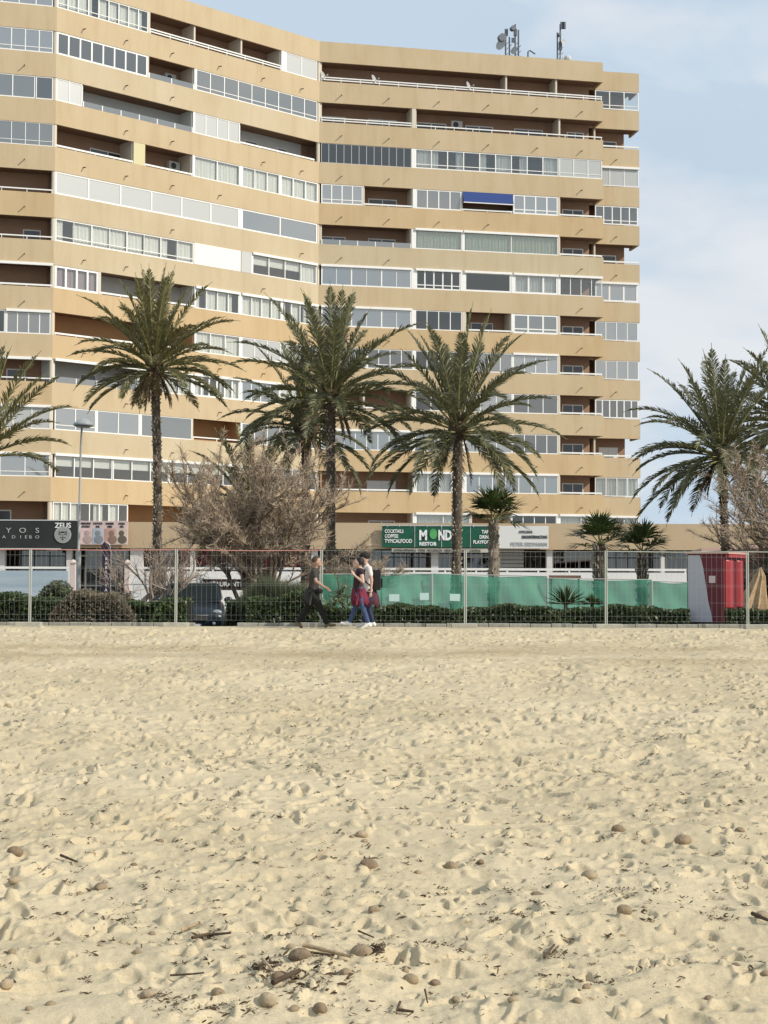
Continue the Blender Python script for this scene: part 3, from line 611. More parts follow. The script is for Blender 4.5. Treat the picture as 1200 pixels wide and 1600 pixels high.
# strip sign
e, W, H = signboard(612, 772, 857, 863, PY - .25, 'strip_sign', 'thin pale strip sign of dark words below the green sign', mat('strip_cream', (.5, .47, .4), .7), .06)
text('COCINA ESPANOLA · TAPAS · BOCADILLOS · MENU · DESAYUNOS · COMIDAS', 5.4 * s_, .1, -.02, .05, BLK, e, sx=.72)
# white sign
e, W, H = signboard(777.5, 857, 822, 857, PY - .32, 'shop_sign', 'white sign with black lines and a grey name beside the green sign', mat('sign_offwhite', (.7, .69, .66), .6))
text('OFICINA', 6 * s_, 44 * s_, -.02, 24 * s_, BLK, e, 'CENTER', .9); text('BAUUNTERHALTUNG', 6.5 * s_, 78 * s_, -.02, 16 * s_, BLK, e, 'RIGHT', .62, bold=.004)
text('PETER ERDMANN', 8.5 * s_, 78 * s_, -.02, 4 * s_, SGRY, e, 'RIGHT', .86)
# round pale sign inside, left shop
e, W, H = signboard(73, 90, 856, 862, PY + .2, 'oval_sign', 'small pale oval sign under the black shop sign', SGRY, .05)
# brown restaurant board behind the car
e, W, H = signboard(313, 396, 905, 922, 58, 'restaurant_board', 'dark brown board with white restaurant lettering behind the car', mat('board_brown', (.05, .03, .025), .6), .08)
text('RESTAURANTE', 10 * 58 / F, 3 * 58 / F, -.02, 6 * 58 / F, SWHT, e, sx=.95, bold=.004)
m = MB(); m.box(.05, .12, .1, .16, zg - e.location.z, 0); m.box(W - .12, W - .05, .1, .16, zg - e.location.z, 0); child(m, 'leg', DKF, e)
e, W, H = signboard(858, 908, 899, 904, 60, 'low_board', 'brown low board standing above the green netting', mat('board_tan', (.2, .12, .08), .7), .08)
m = MB(); m.box(.05, .12, .1, .16, zg - e.location.z, 0); m.box(W - .12, W - .05, .1, .16, zg - e.location.z, 0); child(m, 'leg', DKF, e)
# ---------------------------------------------------------------- ground: beach, road, kerb
rs = np.random.RandomState(3)
PERM = rs.permutation(4096)
def pn(x, y, seed=0):
    xi = np.floor(x).astype(np.int64); yi = np.floor(y).astype(np.int64); fx = x - xi; fy = y - yi
    def gr(ix, iy):
        h = PERM[(ix * 73 + iy * 1999 + seed * 131 + PERM[(iy * 7 + ix) & 4095]) & 4095] * (2 * np.pi / 4096); return np.cos(h), np.sin(h)
    u = fx * fx * fx * (fx * (fx * 6 - 15) + 10); v = fy * fy * fy * (fy * (fy * 6 - 15) + 10); r = []
    for dx, dy in ((0, 0), (1, 0), (0, 1), (1, 1)):
        gx, gy = gr(xi + dx, yi + dy); r.append(gx * (fx - dx) + gy * (fy - dy))
    return (r[0] * (1 - u) + r[1] * u) * (1 - v) + (r[2] * (1 - u) + r[3] * u) * v
SEND = 35.93
def sand_base(y):
    return np.interp(y, [-40, 4.5, 27, 33, 60], [-.42, -.42, -.06, 0, 0])
ys = [-14, -10, -6, -3, -1, 0, .8, 1.5, 2.2, 2.8]; y = 3.2
while y < SEND: ys.append(y); y += max(.0125, min(.05, .0022 * y)) if y < 34 else .05
ys.append(SEND); ys = np.array(ys)
uc = np.concatenate([-np.geomspace(4, .36, 26), np.linspace(-.355, .355, 720), np.geomspace(.36, 4, 26)])
NR, NC = len(ys), len(uc)
Yg = np.repeat(ys[:, None], NC, 1); Xg = uc[None, :] * np.maximum(Yg, 3.2)
near = np.clip((34.9 - Yg) / 2.0, .12, 1)
Hn = .055 * pn(Xg * .55, Yg * .45, 1) + .062 * pn(Xg * 1.3 + 9, Yg * 1.7, 2) + .026 * pn(Xg * 2.2 + 4, Yg * 3.0, 21)
# hummocks: sharpened noise gives crests and soft pits as trodden dry sand has
wx = Xg + .12 * pn(Xg * 2, Yg * 2, 11); wy = Yg + .12 * pn(Xg * 2, Yg * 2, 12)
a = pn(wx * 3.3, wy * 3.6, 3); Hn += .022 * (np.abs(a) ** .8) * np.sign(a)
Hn += .020 * (.35 - np.abs(pn(wx * 5.2, wy * 5.6, 4)))
Hn += .011 * pn(Xg * 9, Yg * 10, 5) + .006 * pn(Xg * 24, Yg * 25, 6) + .0022 * pn(Xg * 60, Yg * 60, 7)
amp = .45 + .95 * np.clip(pn(Xg * .3, Yg * .25, 9) * 1.4 + .5, 0, 1)
Hn *= amp
# footprints
def splat(cx, cy, l, wd, an, dep):
    r0, r1 = np.searchsorted(ys, [cy - l * 1.9, cy + l * 1.9]); uu = cx / max(cy, 3.2); du = l * 2.0 / max(cy, 3.2)
    c0, c1 = np.searchsorted(uc, [uu - du, uu + du])
    if r1 <= r0 or c1 <= c0: return
    X = Xg[r0:r1, c0:c1] - cx; Y = Yg[r0:r1, c0:c1] - cy; ca, sa = math.cos(an), math.sin(an)
    p = (X * ca + Y * sa) / l; q = (-X * sa + Y * ca) / (wd * (1 + .25 * p)); d = np.sqrt(p * p + q * q)
    Hn[r0:r1, c0:c1] += -dep * np.clip(1 - d ** 3.2, 0, 1) + dep * .42 * np.exp(-((d - 1.2) / .24) ** 2)
fr_ = random.Random(8)
for i in range(2600):
    cy = 3.3 + (SEND - 4.6) * fr_.random() ** .9; cx = fr_.uniform(-.37, .37) * cy
    k_ = fr_.random()
    if k_ < .62: splat(cx, cy, fr_.uniform(.09, .15), fr_.uniform(.045, .065), fr_.uniform(0, 6.3), fr_.uniform(.008, .026))
    else: splat(cx, cy, fr_.uniform(.03, .09), fr_.uniform(.025, .07), fr_.uniform(0, 6.3), fr_.uniform(.006, .02))
def scuff(cx, cy, l, wd, an, dep):
    r0, r1 = np.searchsorted(ys, [cy - l * 1.6, cy + l * 1.6]); uu = cx / max(cy, 3.2); du = l * 1.7 / max(cy, 3.2); c0, c1 = np.searchsorted(uc, [uu - du, uu + du])
    if r1 <= r0 or c1 <= c0: return
    X = Xg[r0:r1, c0:c1] - cx; Y = Yg[r0:r1, c0:c1] - cy; ca, sa = math.cos(an), math.sin(an); d = np.sqrt(((X * ca + Y * sa) / l) ** 2 + ((-X * sa + Y * ca) / wd) ** 2)
    Hn[r0:r1, c0:c1] += dep * np.clip(1.15 - d ** 4, 0, 1)
for i in range(7500):
    cy = 4 + (SEND - 5.2) * fr_.random() ** .75; cx = fr_.uniform(-.36, .36) * cy; g_ = 1 + cy * .035
    scuff(cx, cy, fr_.uniform(.015, .05) * g_, fr_.uniform(.012, .03) * g_, fr_.uniform(0, 6.3), fr_.choice((1, -1, -1)) * fr_.uniform(.01, .026) * g_)
# a few walking trails across
for t in range(26):
    x0, y0, an = fr_.uniform(-6, 6), fr_.uniform(5, 31), fr_.uniform(0, 6.3)
    for s2 in range(40):
        x0 += .36 * math.cos(an); y0 += .36 * math.sin(an); an += fr_.uniform(-.06, .06)
        if 3.5 < y0 < 33 and abs(x0) < .36 * y0: splat(x0 - math.sin(an) * .1 * (-1) ** s2, y0 + math.cos(an) * .1 * (-1) ** s2, .135, .052, an, .034)
Hn *= near
# smoother wheel-track band near the promenade
band = np.exp(-((Yg - (24.8 + .35 * np.sin(Xg * .5))) / 2.3) ** 2); Hn *= (1 - .55 * band)
for c0 in (23.7, 24.3, 26.4, 27.0):
    Hn -= .03 * np.exp(-((Yg - (c0 + .4 * np.sin(Xg * .35 + 1) + .05 * Xg)) / .1) ** 2) * (.6 + .4 * np.sin(Xg * 9))
Zg = sand_base(Yg) + Hn * np.clip((Yg + 2) / 4, 0, 1)
def sandz(x, y):
    r = min(max(int(np.searchsorted(ys, y)), 1), NR - 1); c = min(max(int(np.searchsorted(uc, x / max(y, 3.2))), 1), NC - 1)
    return float(Zg[r - 1:r + 1, c - 1:c + 1].mean())
V = np.stack([Xg, Yg, Zg], -1).reshape(-1, 3).astype(np.float32)
idx = np.arange(NR * NC).reshape(NR, NC); Q = np.stack([idx[:-1, :-1], idx[:-1, 1:], idx[1:, 1:], idx[1:, :-1]], -1).reshape(-1, 4)
me = bpy.data.meshes.new('sand'); me.vertices.add(len(V)); me.vertices.foreach_set('co', V.ravel())
me.loops.add(Q.size); me.loops.foreach_set('vertex_index', Q.ravel().astype(np.int32)); me.polygons.add(len(Q))
me.polygons.foreach_set('loop_start', (np.arange(len(Q)) * 4).astype(np.int32)); me.polygons.foreach_set('loop_total', np.full(len(Q), 4, np.int32))
me.polygons.foreach_set('use_smooth', np.ones(len(Q), bool)); me.update(); me.validate()
sand = bpy.data.objects.new('sand', me); COL.objects.link(sand); tag(sand, 'pale trodden beach sand', None, kind='structure')
sm = bpy.data.materials.new('sand'); sm.use_nodes = True; t = sm.node_tree; b = t.nodes['Principled BSDF']; b.inputs['Roughness'].default_value = .95; b.inputs['Specular IOR Level'].default_value = .15
ge = nn(t, 'ShaderNodeNewGeometry')
def noi(sc, det=5, st=None):
    z = nn(t, 'ShaderNodeTexNoise'); z.inputs['Scale'].default_value = sc; z.inputs['Detail'].default_value = det
    if st:
        q = nn(t, 'ShaderNodeMapping'); q.inputs['Scale'].default_value = st; t.links.new(ge.outputs['Position'], q.inputs[0]); t.links.new(q.outputs[0], z.inputs['Vector'])
    else: t.links.new(ge.outputs['Position'], z.inputs['Vector'])
    return z
def ramp(z, p0, c0, p1, c1):
    r = nn(t, 'ShaderNodeValToRGB'); r.color_ramp.elements[0].position = p0; r.color_ramp.elements[0].color = (*c0, 1); r.color_ramp.elements[1].position = p1; r.color_ramp.elements[1].color = (*c1, 1)
    t.links.new(z.outputs[0], r.inputs[0]); return r
SA, SB = (.50, .415, .27), (.57, .48, .325)
r1 = ramp(noi(.35), .35, SA, .65, SB)
r2 = ramp(noi(90, 3), .3, (.86, .85, .83), .62, (1.02, 1.02, 1.02))
mxx = nn(t, 'ShaderNodeMix', data_type='RGBA', blend_type='MULTIPLY'); mxx.inputs[0].default_value = 1
t.links.new(r1.outputs[0], mxx.inputs[6]); t.links.new(r2.outputs[0], mxx.inputs[7])
r3 = ramp(noi(14, 6), .66, (1, 1, 1), .74, (.55, .47, .38)); mx3 = nn(t, 'ShaderNodeMix', data_type='RGBA', blend_type='MULTIPLY'); mx3.inputs[0].default_value = 1
t.links.new(mxx.outputs[2], mx3.inputs[6]); t.links.new(r3.outputs[0], mx3.inputs[7])
# sand colour darker in a band along the tyre tracks
sep = nn(t, 'ShaderNodeSeparateXYZ'); t.links.new(ge.outputs['Position'], sep.inputs[0])
m1 = nn(t, 'ShaderNodeMath', operation='SUBTRACT'); m1.inputs[1].default_value = 25.0; t.links.new(sep.outputs[1], m1.inputs[0])
m2 = nn(t, 'ShaderNodeMath', operation='ABSOLUTE'); t.links.new(m1.outputs[0], m2.inputs[0])
m3 = nn(t, 'ShaderNodeMapRange'); m3.inputs[1].default_value = 3.2; m3.inputs[2].default_value = 1.2; t.links.new(m2.outputs[0], m3.inputs[0])
rb = ramp(noi(.5, 4, (.4, 1, 1)), .38, (0, 0, 0), .6, (1, 1, 1)); m4 = nn(t, 'ShaderNodeMath', operation='MULTIPLY'); t.links.new(m3.outputs[0], m4.inputs[0]); t.links.new(rb.outputs[0], m4.inputs[1])
mx4 = nn(t, 'ShaderNodeMix', data_type='RGBA', blend_type='MULTIPLY'); t.links.new(m4.outputs[0], mx4.inputs[0]); t.links.new(mx3.outputs[2], mx4.inputs[6]); mx4.inputs[7].default_value = (.8, .77, .72, 1)
t.links.new(mx4.outputs[2], b.inputs['Base Color'])
zb_ = noi(160, 4); bp = nn(t, 'ShaderNodeBump'); bp.inputs['Strength'].default_value = .5; bp.inputs['Distance'].default_value = .006
t.links.new(zb_.outputs[0], bp.inputs['Height']); t.links.new(bp.outputs[0], b.inputs['Normal']); me.materials.append(sm)
# road / car park behind the kerb, lower than the beach walk
ASP = mat('asphalt', (.055, .054, .052), .9, noise=.3, nscale=3, bump=.2, bscale=60)
m = MB(); m.face([(-900, 35, -.5), (900, 35, -.5), (900, 2500, -.5), (-900, 2500, -.5)]); road = m.build('road', ASP); tag(road, 'dark asphalt behind the kerb', None, kind='structure')
PAV = mat('pavement', (.33, .3, .26), .9, noise=.15, nscale=2)
m = MB(); m.face([(-150, 72, -.495), (150, 72, -.495), (150, 90, -.495), (-150, 90, -.495)]); tag(m.build('pavement', PAV), 'pale pavement before the shops', None, kind='structure')
KERB = mat('kerb_concrete', (.34, .33, .28), .9, noise=.3, nscale=4, bump=.2)
m = MB(); x = -40.0; kx0, kx1 = xat(297, 36, 978), xat(388, 36, 978)
while x < 40:
    x1 = x + .5
    if not (x > kx0 - .2 and x1 < kx1 + .2): m.box(x + .006, x1 - .006, 35.95 + fr_.uniform(-.008, .008), 36.1, -.5, .085 + fr_.uniform(-.008, .008))
    else: m.box(x + .006, x1 - .006, 35.95, 36.1, -.5, -.03)
    x = x1
kb = m.build('kerb', KERB, bevel=.012); tag(kb, 'grey concrete kerb stones along the beach edge', None, kind='structure')
# hills/sea are out of sight; a planting bed of soil under the hedges
SOIL = mat('soil', (.05, .04, .028), .95, noise=.4)
m = MB(); m.box(-40, kx0 - .3, 36.1, 38.4, -.49, -.02); m.box(kx1 + .3, 40, 36.1, 38.4, -.49, -.02); tag(m.build('soil_bed', SOIL), 'dark soil under the hedges', None, kind='structure')
# ---------------------------------------------------------------- site fence panels
FY = 35.5
WIRE = mat('galvanised_wire', (.4, .41, .39), .5, metal=.3)
RUST = mat('reddish_primer', (.6, .28, .24), .6, noise=.2)
POSTM = mat('fence_post_steel', (.46, .47, .42), .45, metal=.2)
posts = [-178, 47, 275, 502, 727, 947, 1168, 1390]
labs = ['wire mesh fence panel at the left edge with red top bar, before the blue-grey wall', 'wire mesh fence panel before the dry bush, lamp post behind it', 'wire mesh fence panel in front of the dark car, with reddish top bar',
        'wire mesh fence panel behind the two people walking together', 'wire mesh fence panel before the middle of the green netting', 'wire mesh fence panel in front of the short fan palms and red kiosk edge', 'wire mesh fence panel at the right edge before the closed straw parasol']
for i in range(7):
    x0, x1 = xat(posts[i], FY, 920) + .02, xat(posts[i + 1], FY, 920) - .02; e = empty('fence_panel', ((x0 + x1) / 2, FY, 0), labs[i], 'fence', 'wire mesh fence panels along the kerb'); h = (x1 - x0) / 2
    zt = 1.83
    for s in (-1, 1):
        m = MB(); m.tube([(s * h, 0, .06), (s * h, 0, zt)], .015, 8); child(m, 'post', POSTM, e)
    bar = i not in (3, 4)
    m = MB(); m.tube([(-h, 0, zt - .02), (0, 0, zt - .035), (h, 0, zt - .02)], .012 if bar else .003, 6); child(m, 'top_bar', RUST if bar and i < 3 else POSTM, e)
    m = MB(); n = int(2 * h / .115)
    for j in range(1, n): xx = -h + 2 * h * j / n; m.box(xx - .0011, xx + .0011, -.0011, .0011, .14, zt - .03)
    for z in (.16, .28, .6, .98, 1.02, 1.36, 1.4, 1.68): m.box(-h, h, -.0036, -.0014, z - .0011, z + .0011)
    child(m, 'wire_mesh', WIRE, e)
CON = mat('concrete', (.42, .4, .33), .9, noise=.2, nscale=5, bump=.2)
bl = ['left edge of the view', 'left front of the bushes', 'before the palm trunk and dark car', 'between the man in black and the couple', 'before the green netting middle', 'before the thick fan palm', 'right of the red kiosk']
for i, (a, b_) in enumerate([(25, 65), (255, 295), (481, 508), (705, 745), (930, 972), (1163, 1215)]):
    x0, x1 = xat(a, FY, 978), xat(b_, FY, 978); m = MB(); m.box((x0 - x1) / 2, (x1 - x0) / 2, -.12, .12, -.03, .1)
    c = child(m, 'concrete_foot', CON, None, bevel=.015); c.location = ((x0 + x1) / 2, FY - .02, 0)
    tag(c, 'concrete fence foot under the post ' + bl[i + 1 if i else 1].replace('left front of the bushes', 'left of the dry bush'), 'concrete block', 'concrete feet of the fence')
# ---------------------------------------------------------------- palms
PLEAF = leafmat('palm_leaf', (.215, .195, .085), (.115, .105, .05), .35, .2, 1.2)
PLEAF2 = leafmat('palm_leaf_bluish', (.17, .165, .085), (.09, .095, .05), .45, .2, 1.2)
PDRY = leafmat('palm_leaf_dry', (.28, .2, .1), (.14, .09, .05), .8, .15, 2)
BARK = mat('palm_bark', (.12, .092, .066), .95, noise=.5, nscale=6, bump=.5, bscale=14)
BOOT = mat('palm_leaf_base', (.46, .4, .3), .9, noise=.35, nscale=8)
RACH = mat('palm_rachis', (.24, .23, .09), .6)
def frond(mb, rb, base, az, el, Lf, droop, rnd, leaf=.42, wide=.05, nl=74, start=.14, twist=0):
    N = 16; p = Vector(base); pts = [p.copy()]; e_ = el; tang = []; droop *= (.55 if el > R(55) else 1)
    for i in range(N):
        d = Vector((math.cos(az) * math.cos(e_), math.sin(az) * math.cos(e_), math.sin(e_))); tang.append(d); p = p + d * (Lf / N); pts.append(p.copy())
        e_ -= droop / N * (.4 + 1.5 * i / N) * max(.25, math.cos(e_) + .25); az += twist / N
    tang.append(tang[-1]); rb.tube(pts, [.03 * (1 - .85 * i / N) + .004 for i in range(N + 1)], 4, False)
    for j in range(nl):
        f = start + (1 - start) * (j + rnd.random() * .5) / nl; q = f * N; i = min(int(q), N - 1); fr = q - i
        c = pts[i].lerp(pts[i + 1], fr); t_ = tang[i]; side = t_.cross(Vector((0, 0, 1)));
        if side.length < .05: side = Vector((math.sin(az), -math.cos(az), 0))
        side.normalize(); up = side.cross(t_).normalized()
        l = leaf * (math.sin(min(1, (f - start) / (1 - start) * .93 + .14) * math.pi) ** .55) * rnd.uniform(.8, 1.1)
        for s in (-1, 1):
            dd = (t_ * rnd.uniform(.75, 1.05) + side * s * rnd.uniform(.5, .8) + up * rnd.uniform(.05, .5)).normalized()
            mid = c + dd * l * .5; tip = c + dd * l + Vector((0, 0, -1)) * l * rnd.uniform(.08, .28)
            wv = (t_ * .5 + up * rnd.uniform(-.6, .6)).normalized() * wide * .5 if rnd.random() < .5 else t_ * wide * .5
            b0 = len(mb.v); mb.v += [tuple(c - wv * .5), tuple(c + wv * .5), tuple(mid + wv), tuple(mid - wv), tuple(tip)]
            mb.f += [(b0, b0 + 1, b0 + 2, b0 + 3), (b0 + 3, b0 + 2, b0 + 4)]
def palm(px, pyc, Y, Lf, label, seed, n=62, tr=.2, curve=(0, 0), lm=None, boots=True, base=-.5, elmin=-25, dead=7, basepx=None, fat=1.0, azr=None, droop=1.0, ground=None):
    rnd = random.Random(seed); c = at(px, pyc, Y); bx = xat(basepx or px, Y); zb0 = base; H = c.z - zb0
    e = empty('palm_tree', (bx, Y, zb0), label, 'palm tree', 'feather palms behind the fence')
    top = Vector((c.x - bx, 0, H)); N = 22; pts = []; rr = []
    for i in range(N + 1):
        f = i / N; q = Vector((top.x * f + curve[0] * math.sin(math.pi * f) * .6, curve[1] * math.sin(math.pi * f), H * f)); pts.append(q)
        rr.append(tr * (1.25 - .32 * min(1, f * 4) + .0 * f) * (1 + .04 * math.sin(i * 2.1)) * (.92 if f > .3 else 1))
    rr[-1] *= 1.3; rr[-2] *= 1.35
    m = MB(); m.tube(pts, rr, 14); tk = child(m, 'trunk', BARK, e, smooth=True)
    m = MB(); k = 0; z = .4
    while z < H - .25:
        f = z / H; i = min(int(f * N), N - 1); cpt = pts[i].lerp(pts[i + 1], f * N - i); r_ = rr[i]
        for a_ in range(9):
            an = a_ * 2 * math.pi / 9 + k * .36 + rnd.uniform(-.1, .1)
            if rnd.random() < (.5 if boots else .2): continue
            o_ = Vector((math.cos(an), math.sin(an), 0)); sd_ = Vector((-math.sin(an), math.cos(an), 0)); w_ = r_ * .26; p0 = cpt + o_ * r_ * .98
            q = [p0 - sd_ * w_, p0 + sd_ * w_, p0 + sd_ * w_ * .5 + o_ * .05 + Vector((0, 0, .07)), p0 - sd_ * w_ * .5 + o_ * .05 + Vector((0, 0, .07)), p0 + Vector((0, 0, .1))]
            b0 = len(m.v); m.v += [tuple(v) for v in q]; m.f += [(b0, b0 + 1, b0 + 2, b0 + 3), (b0 + 3, b0 + 2, b0 + 4), (b0 + 1, b0 + 4, b0 + 2), (b0, b0 + 3, b0 + 4)]
        z += .13; k += 1
    child(m, 'leaf_scars', BARK if not boots else BOOT, tk)
    m = MB(); m.ball(top + Vector((0, 0, -.1)), tr * 1.7 * fat, 12, 8, (1, 1, 1.5), .1)
    for j in range(46):
        an = rnd.uniform(0, 6.283); z0 = rnd.uniform(-.55, .2) * fat; o_ = Vector((math.cos(an), math.sin(an), 0)); p0 = top + o_ * tr * 1.1 + Vector((0, 0, z0)); m.tube([p0, p0 + o_ * .16 * fat + Vector((0, 0, .22))], [.06, .02], 5)
    child(m, 'crown_shaft', mat_boot, e)
    m = MB(); rb = MB()
    for j in range(n):
        f = (j + .5) / n; el = R(86 - (86 - elmin) * f ** .9 + rnd.uniform(-7, 7)); az = (j * 2.399963 + rnd.uniform(-.25, .25)) if azr is None else rnd.uniform(*azr)
        frond(m, rb, top + Vector((math.cos(az) * tr * .7, math.sin(az) * tr * .7, .12 - .5 * f * fat)), az, el, Lf * rnd.uniform(.85, 1.1) * (1.06 - .08 * f), droop * rnd.uniform(.7, 1.25), rnd, leaf=Lf * .158, wide=.058, twist=rnd.uniform(-.25, .25))
    cw = child(m, 'crown', lm or PLEAF, e); child(rb, 'leaf_stalks', RACH, cw)
    if dead:
        m = MB(); rb = MB()
        for j in range(dead):
            az = rnd.uniform(0, 6.283); frond(m, rb, top + Vector((math.cos(az) * tr, math.sin(az) * tr, -.3)), az, R(rnd.uniform(-75, -40)), Lf * rnd.uniform(.3, .5), .5, rnd, leaf=.22, wide=.05, nl=30)
        d_ = child(m, 'dead_leaves', PDRY, e); child(rb, 'leaf_stalks', PDRY, d_)
    return e
mat_boot = mat('palm_crown_base', (.10, .07, .045), .95, noise=.5, nscale=8)
palm(241, 566, 50, 2.95, 'tall feather palm with slightly bent pale-flecked trunk right of the street lamp', 1, n=52, tr=.165, elmin=-14, droop=.8, curve=(.16, 0), basepx=243, dead=12)
palm(517, 612, 50, 3.45, 'tall feather palm with upright crown in front of the inner corner', 2, n=50, tr=.175, elmin=-16, droop=.75, lm=PLEAF2, dead=4)
palm(478, 655, 54, 3.1, 'shorter feather palm standing just left of the tall upright-crowned one', 3, n=36, tr=.18, droop=.9, fat=1.6, lm=PLEAF2, dead=8, boots=False)
palm(716, 664, 48, 3.4, 'broad feather palm with long drooping leaves before the right wing', 4, n=56, tr=.175, elmin=-28, droop=.85, basepx=712, dead=3, lm=PLEAF2)
palm(1127, 704, 50, 3.35, 'wide feather palm with dark smooth trunk against the sky at the right', 5, n=58, tr=.15, elmin=-28, droop=.9, basepx=1137, curve=(.02, 0), lm=PLEAF2, dead=5, boots=False)
palm(-30, 698, 46, 3.4, 'feather palm leaning its leaves in from the left edge', 6, n=26, droop=.6, tr=.2, dead=0, elmin=14)
palm(1236, 655, 53, 3.2, 'feather palm whose leaves reach in at the top of the right edge', 7, n=50, tr=.2, dead=2, lm=PLEAF2, elmin=-20)
palm(392, 790, 58, 3.0, 'low feather palm half hidden behind the brown tamarisk', 8, n=46, tr=.22, dead=2)
# fan palms
def fanpalm(px, pyc, Y, r, label, seed, tr=.14, n=26, taper=1.0, nobase=False):
    rnd = random.Random(seed); c = at(px, pyc, Y); zb0 = -.5; H = c.z - zb0; e = empty('fan_palm', (c.x, Y, zb0), label, 'fan palm', 'short fan palms along the netting')
    m = MB(); m.tube([(0, 0, H * i / 10) for i in range(11)], [tr * (1.15 - .2 * taper * i / 10) * (1 + .06 * math.sin(i * 3)) for i in range(11)], 12); child(m, 'trunk', BARK if taper else mat('pale_bark', (.26, .21, .155), .9, noise=.4, nscale=7), e, smooth=True)
    m = MB()
    for j in range(int(60 * H)):
        an = rnd.uniform(0, 6.283); z = rnd.uniform(.1, H); o_ = Vector((math.cos(an), math.sin(an), 0)); p0 = Vector((0, 0, z)) + o_ * tr * .9; m.tube([p0, p0 + o_ * .08 + Vector((0, 0, .12))], [.035, .012], 4)
    child(m, 'leaf_scars', BOOT, e)
    m = MB(); rb = MB()
    for j in range(n):
        f = (j + .5) / n; el = R(86 - 96 * f + rnd.uniform(-8, 8)); az = j * 2.4 + rnd.uniform(-.3, .3)
        d = Vector((math.cos(az) * math.cos(el), math.sin(az) * math.cos(el), math.sin(el))); ls = r * .38 * rnd.uniform(.8, 1.1); p0 = Vector((0, 0, H)); hub = p0 + d * ls + Vector((0, 0, -.06 * ls)); rb.tube([p0, hub], [.02, .012], 4, False)
        side = d.cross(Vector((0, 0, 1))); side.normalize(); up = side.cross(d)
        for k in range(26):
            a_ = R(-82 + 164 * k / 25); dd = (d * math.cos(a_) + side * math.sin(a_) + up * rnd.uniform(-.05, .3)).normalized(); l = r * .62 * (1 - .3 * abs(a_) / 2) * rnd.uniform(.85, 1.05); wv = dd.cross(up).normalized() * .022 * r
            tip = hub + dd * l + Vector((0, 0, -1)) * l * .18; mid = hub + dd * l * .55; b0 = len(m.v); m.v += [tuple(hub), tuple(mid + wv), tuple(tip), tuple(mid - wv)]; m.f.append((b0, b0 + 1, b0 + 2, b0 + 3))
    cw = child(m, 'crown', PFAN, e); child(rb, 'leaf_stalks', RACH, cw)
PFAN = leafmat('fan_leaf', (.06, .085, .022), (.03, .045, .015), .45, .2, 2)
fanpalm(771, 812, 50, 1.6, 'fan palm with pale trunk in front of the green and white signs', 21, tr=.145, n=14, taper=0)
fanpalm(937, 850, 47, 1.45, 'fan palm with thick dark trunk before the plain ochre parapet', 22, tr=.19, n=13)
fanpalm(1003, 862, 50, 1.4, 'fan palm with slim tapering trunk left of the red kiosk', 23, tr=.17, n=14)
# ---------------------------------------------------------------- bare and feathery trees
TWB = mat('tamarisk_twig', (.20, .145, .105), .9, noise=.3, nscale=2)
TWB2 = mat('tamarisk_twig_fine', (.46, .36, .26), .9, noise=.3, nscale=1.5)
BRK2 = mat('dark_bark', (.17, .125, .09), .95, noise=.4, nscale=5, bump=.4)
def brush(e, spine, n, reach, rnd, mb, up=.5, wd=.012, ln=(.3, .6)):
    pass
def twigtree(loc, H, W, label, seed, nfine=9000, ntr=5, mats=(None, None), cat='tree', name='tamarisk_tree', depth=None, group=None, bias=0, low=.25, fl=(.35, .8), fw=.012, thin=1):
    rnd = random.Random(seed); e = empty(name, loc, label, cat, group); tm = MB(); fm_ = MB(); tips = []
    def br(p, d, l, r, lv):
        N = 5; pts = [p.copy()]; q = p.copy()
        for i in range(N):
            d = (d + Vector((rnd.uniform(-.22, .22), rnd.uniform(-.22, .22), rnd.uniform(-.08, .16)))).normalized(); q = q + d * l / N; pts.append(q.copy())
        tm.tube(pts, [r * (1 - .55 * i / N) for i in range(N + 1)], 6 if lv < 2 else 4, False)
        if lv >= 3: tips.append((pts, d)); return
        for k in range(rnd.randint(3, 5)):
            f = rnd.uniform(.35, 1); i = min(int(f * N), N - 1); s = pts[i].lerp(pts[i + 1], f * N - i)
            nd = (d + Vector((rnd.gauss(0, .6), rnd.gauss(0, .6), rnd.gauss(.15, .4)))).normalized(); br(s, nd, l * rnd.uniform(.55, .8), r * .5, lv + 1)
        if lv > 0: tips.append((pts, d))
    for k in range(ntr):
        an = 2 * math.pi * k / ntr + rnd.uniform(-.4, .4); d = Vector((math.cos(an) * W / H * .55 + bias, math.sin(an) * W / H * .4, 1)).normalized(); br(Vector((math.cos(an) * .1, math.sin(an) * .1, 0)), d, H * rnd.uniform(.36, .5), (H * .022 + .03) * thin, 0)
    child(tm, 'trunk', mats[0] or BRK2, e)
    for k in range(nfine):
        pts, d = tips[rnd.randrange(len(tips))]; i = rnd.randrange(len(pts) - 1); s = pts[i].lerp(pts[i + 1], rnd.random())
        if s.z < H * low * rnd.random(): continue
        dd = (d * .6 + Vector((rnd.gauss(0, .5), rnd.gauss(0, .5), rnd.gauss(.35, .45)))).normalized(); l = rnd.uniform(*fl); m1_ = s + dd * l * .5 + Vector((rnd.uniform(-.05, .05), 0, 0)); t_ = s + dd * l + Vector((rnd.uniform(-.1, .1), rnd.uniform(-.1, .1), rnd.uniform(-.12, .05)))
        wv = dd.cross(Vector((rnd.gauss(0, 1), rnd.gauss(0, 1), rnd.gauss(0, 1)))).normalized() * fw
        b0 = len(fm_.v); fm_.v += [tuple(s - wv), tuple(s + wv), tuple(m1_ + wv), tuple(m1_ - wv), tuple(t_)]; fm_.f += [(b0, b0 + 1, b0 + 2, b0 + 3), (b0 + 3, b0 + 2, b0 + 4)]
    child(fm_, 'crown', mats[1] or TWB2, e); return e
twigtree((xat(402, 44), 44, -.5), 6.3, 3.5, 'brown feathery leafless tamarisk spreading before the tower, left of centre', 31, nfine=38000, ntr=9, fw=.006, fl=(.1, .36), thin=.5)
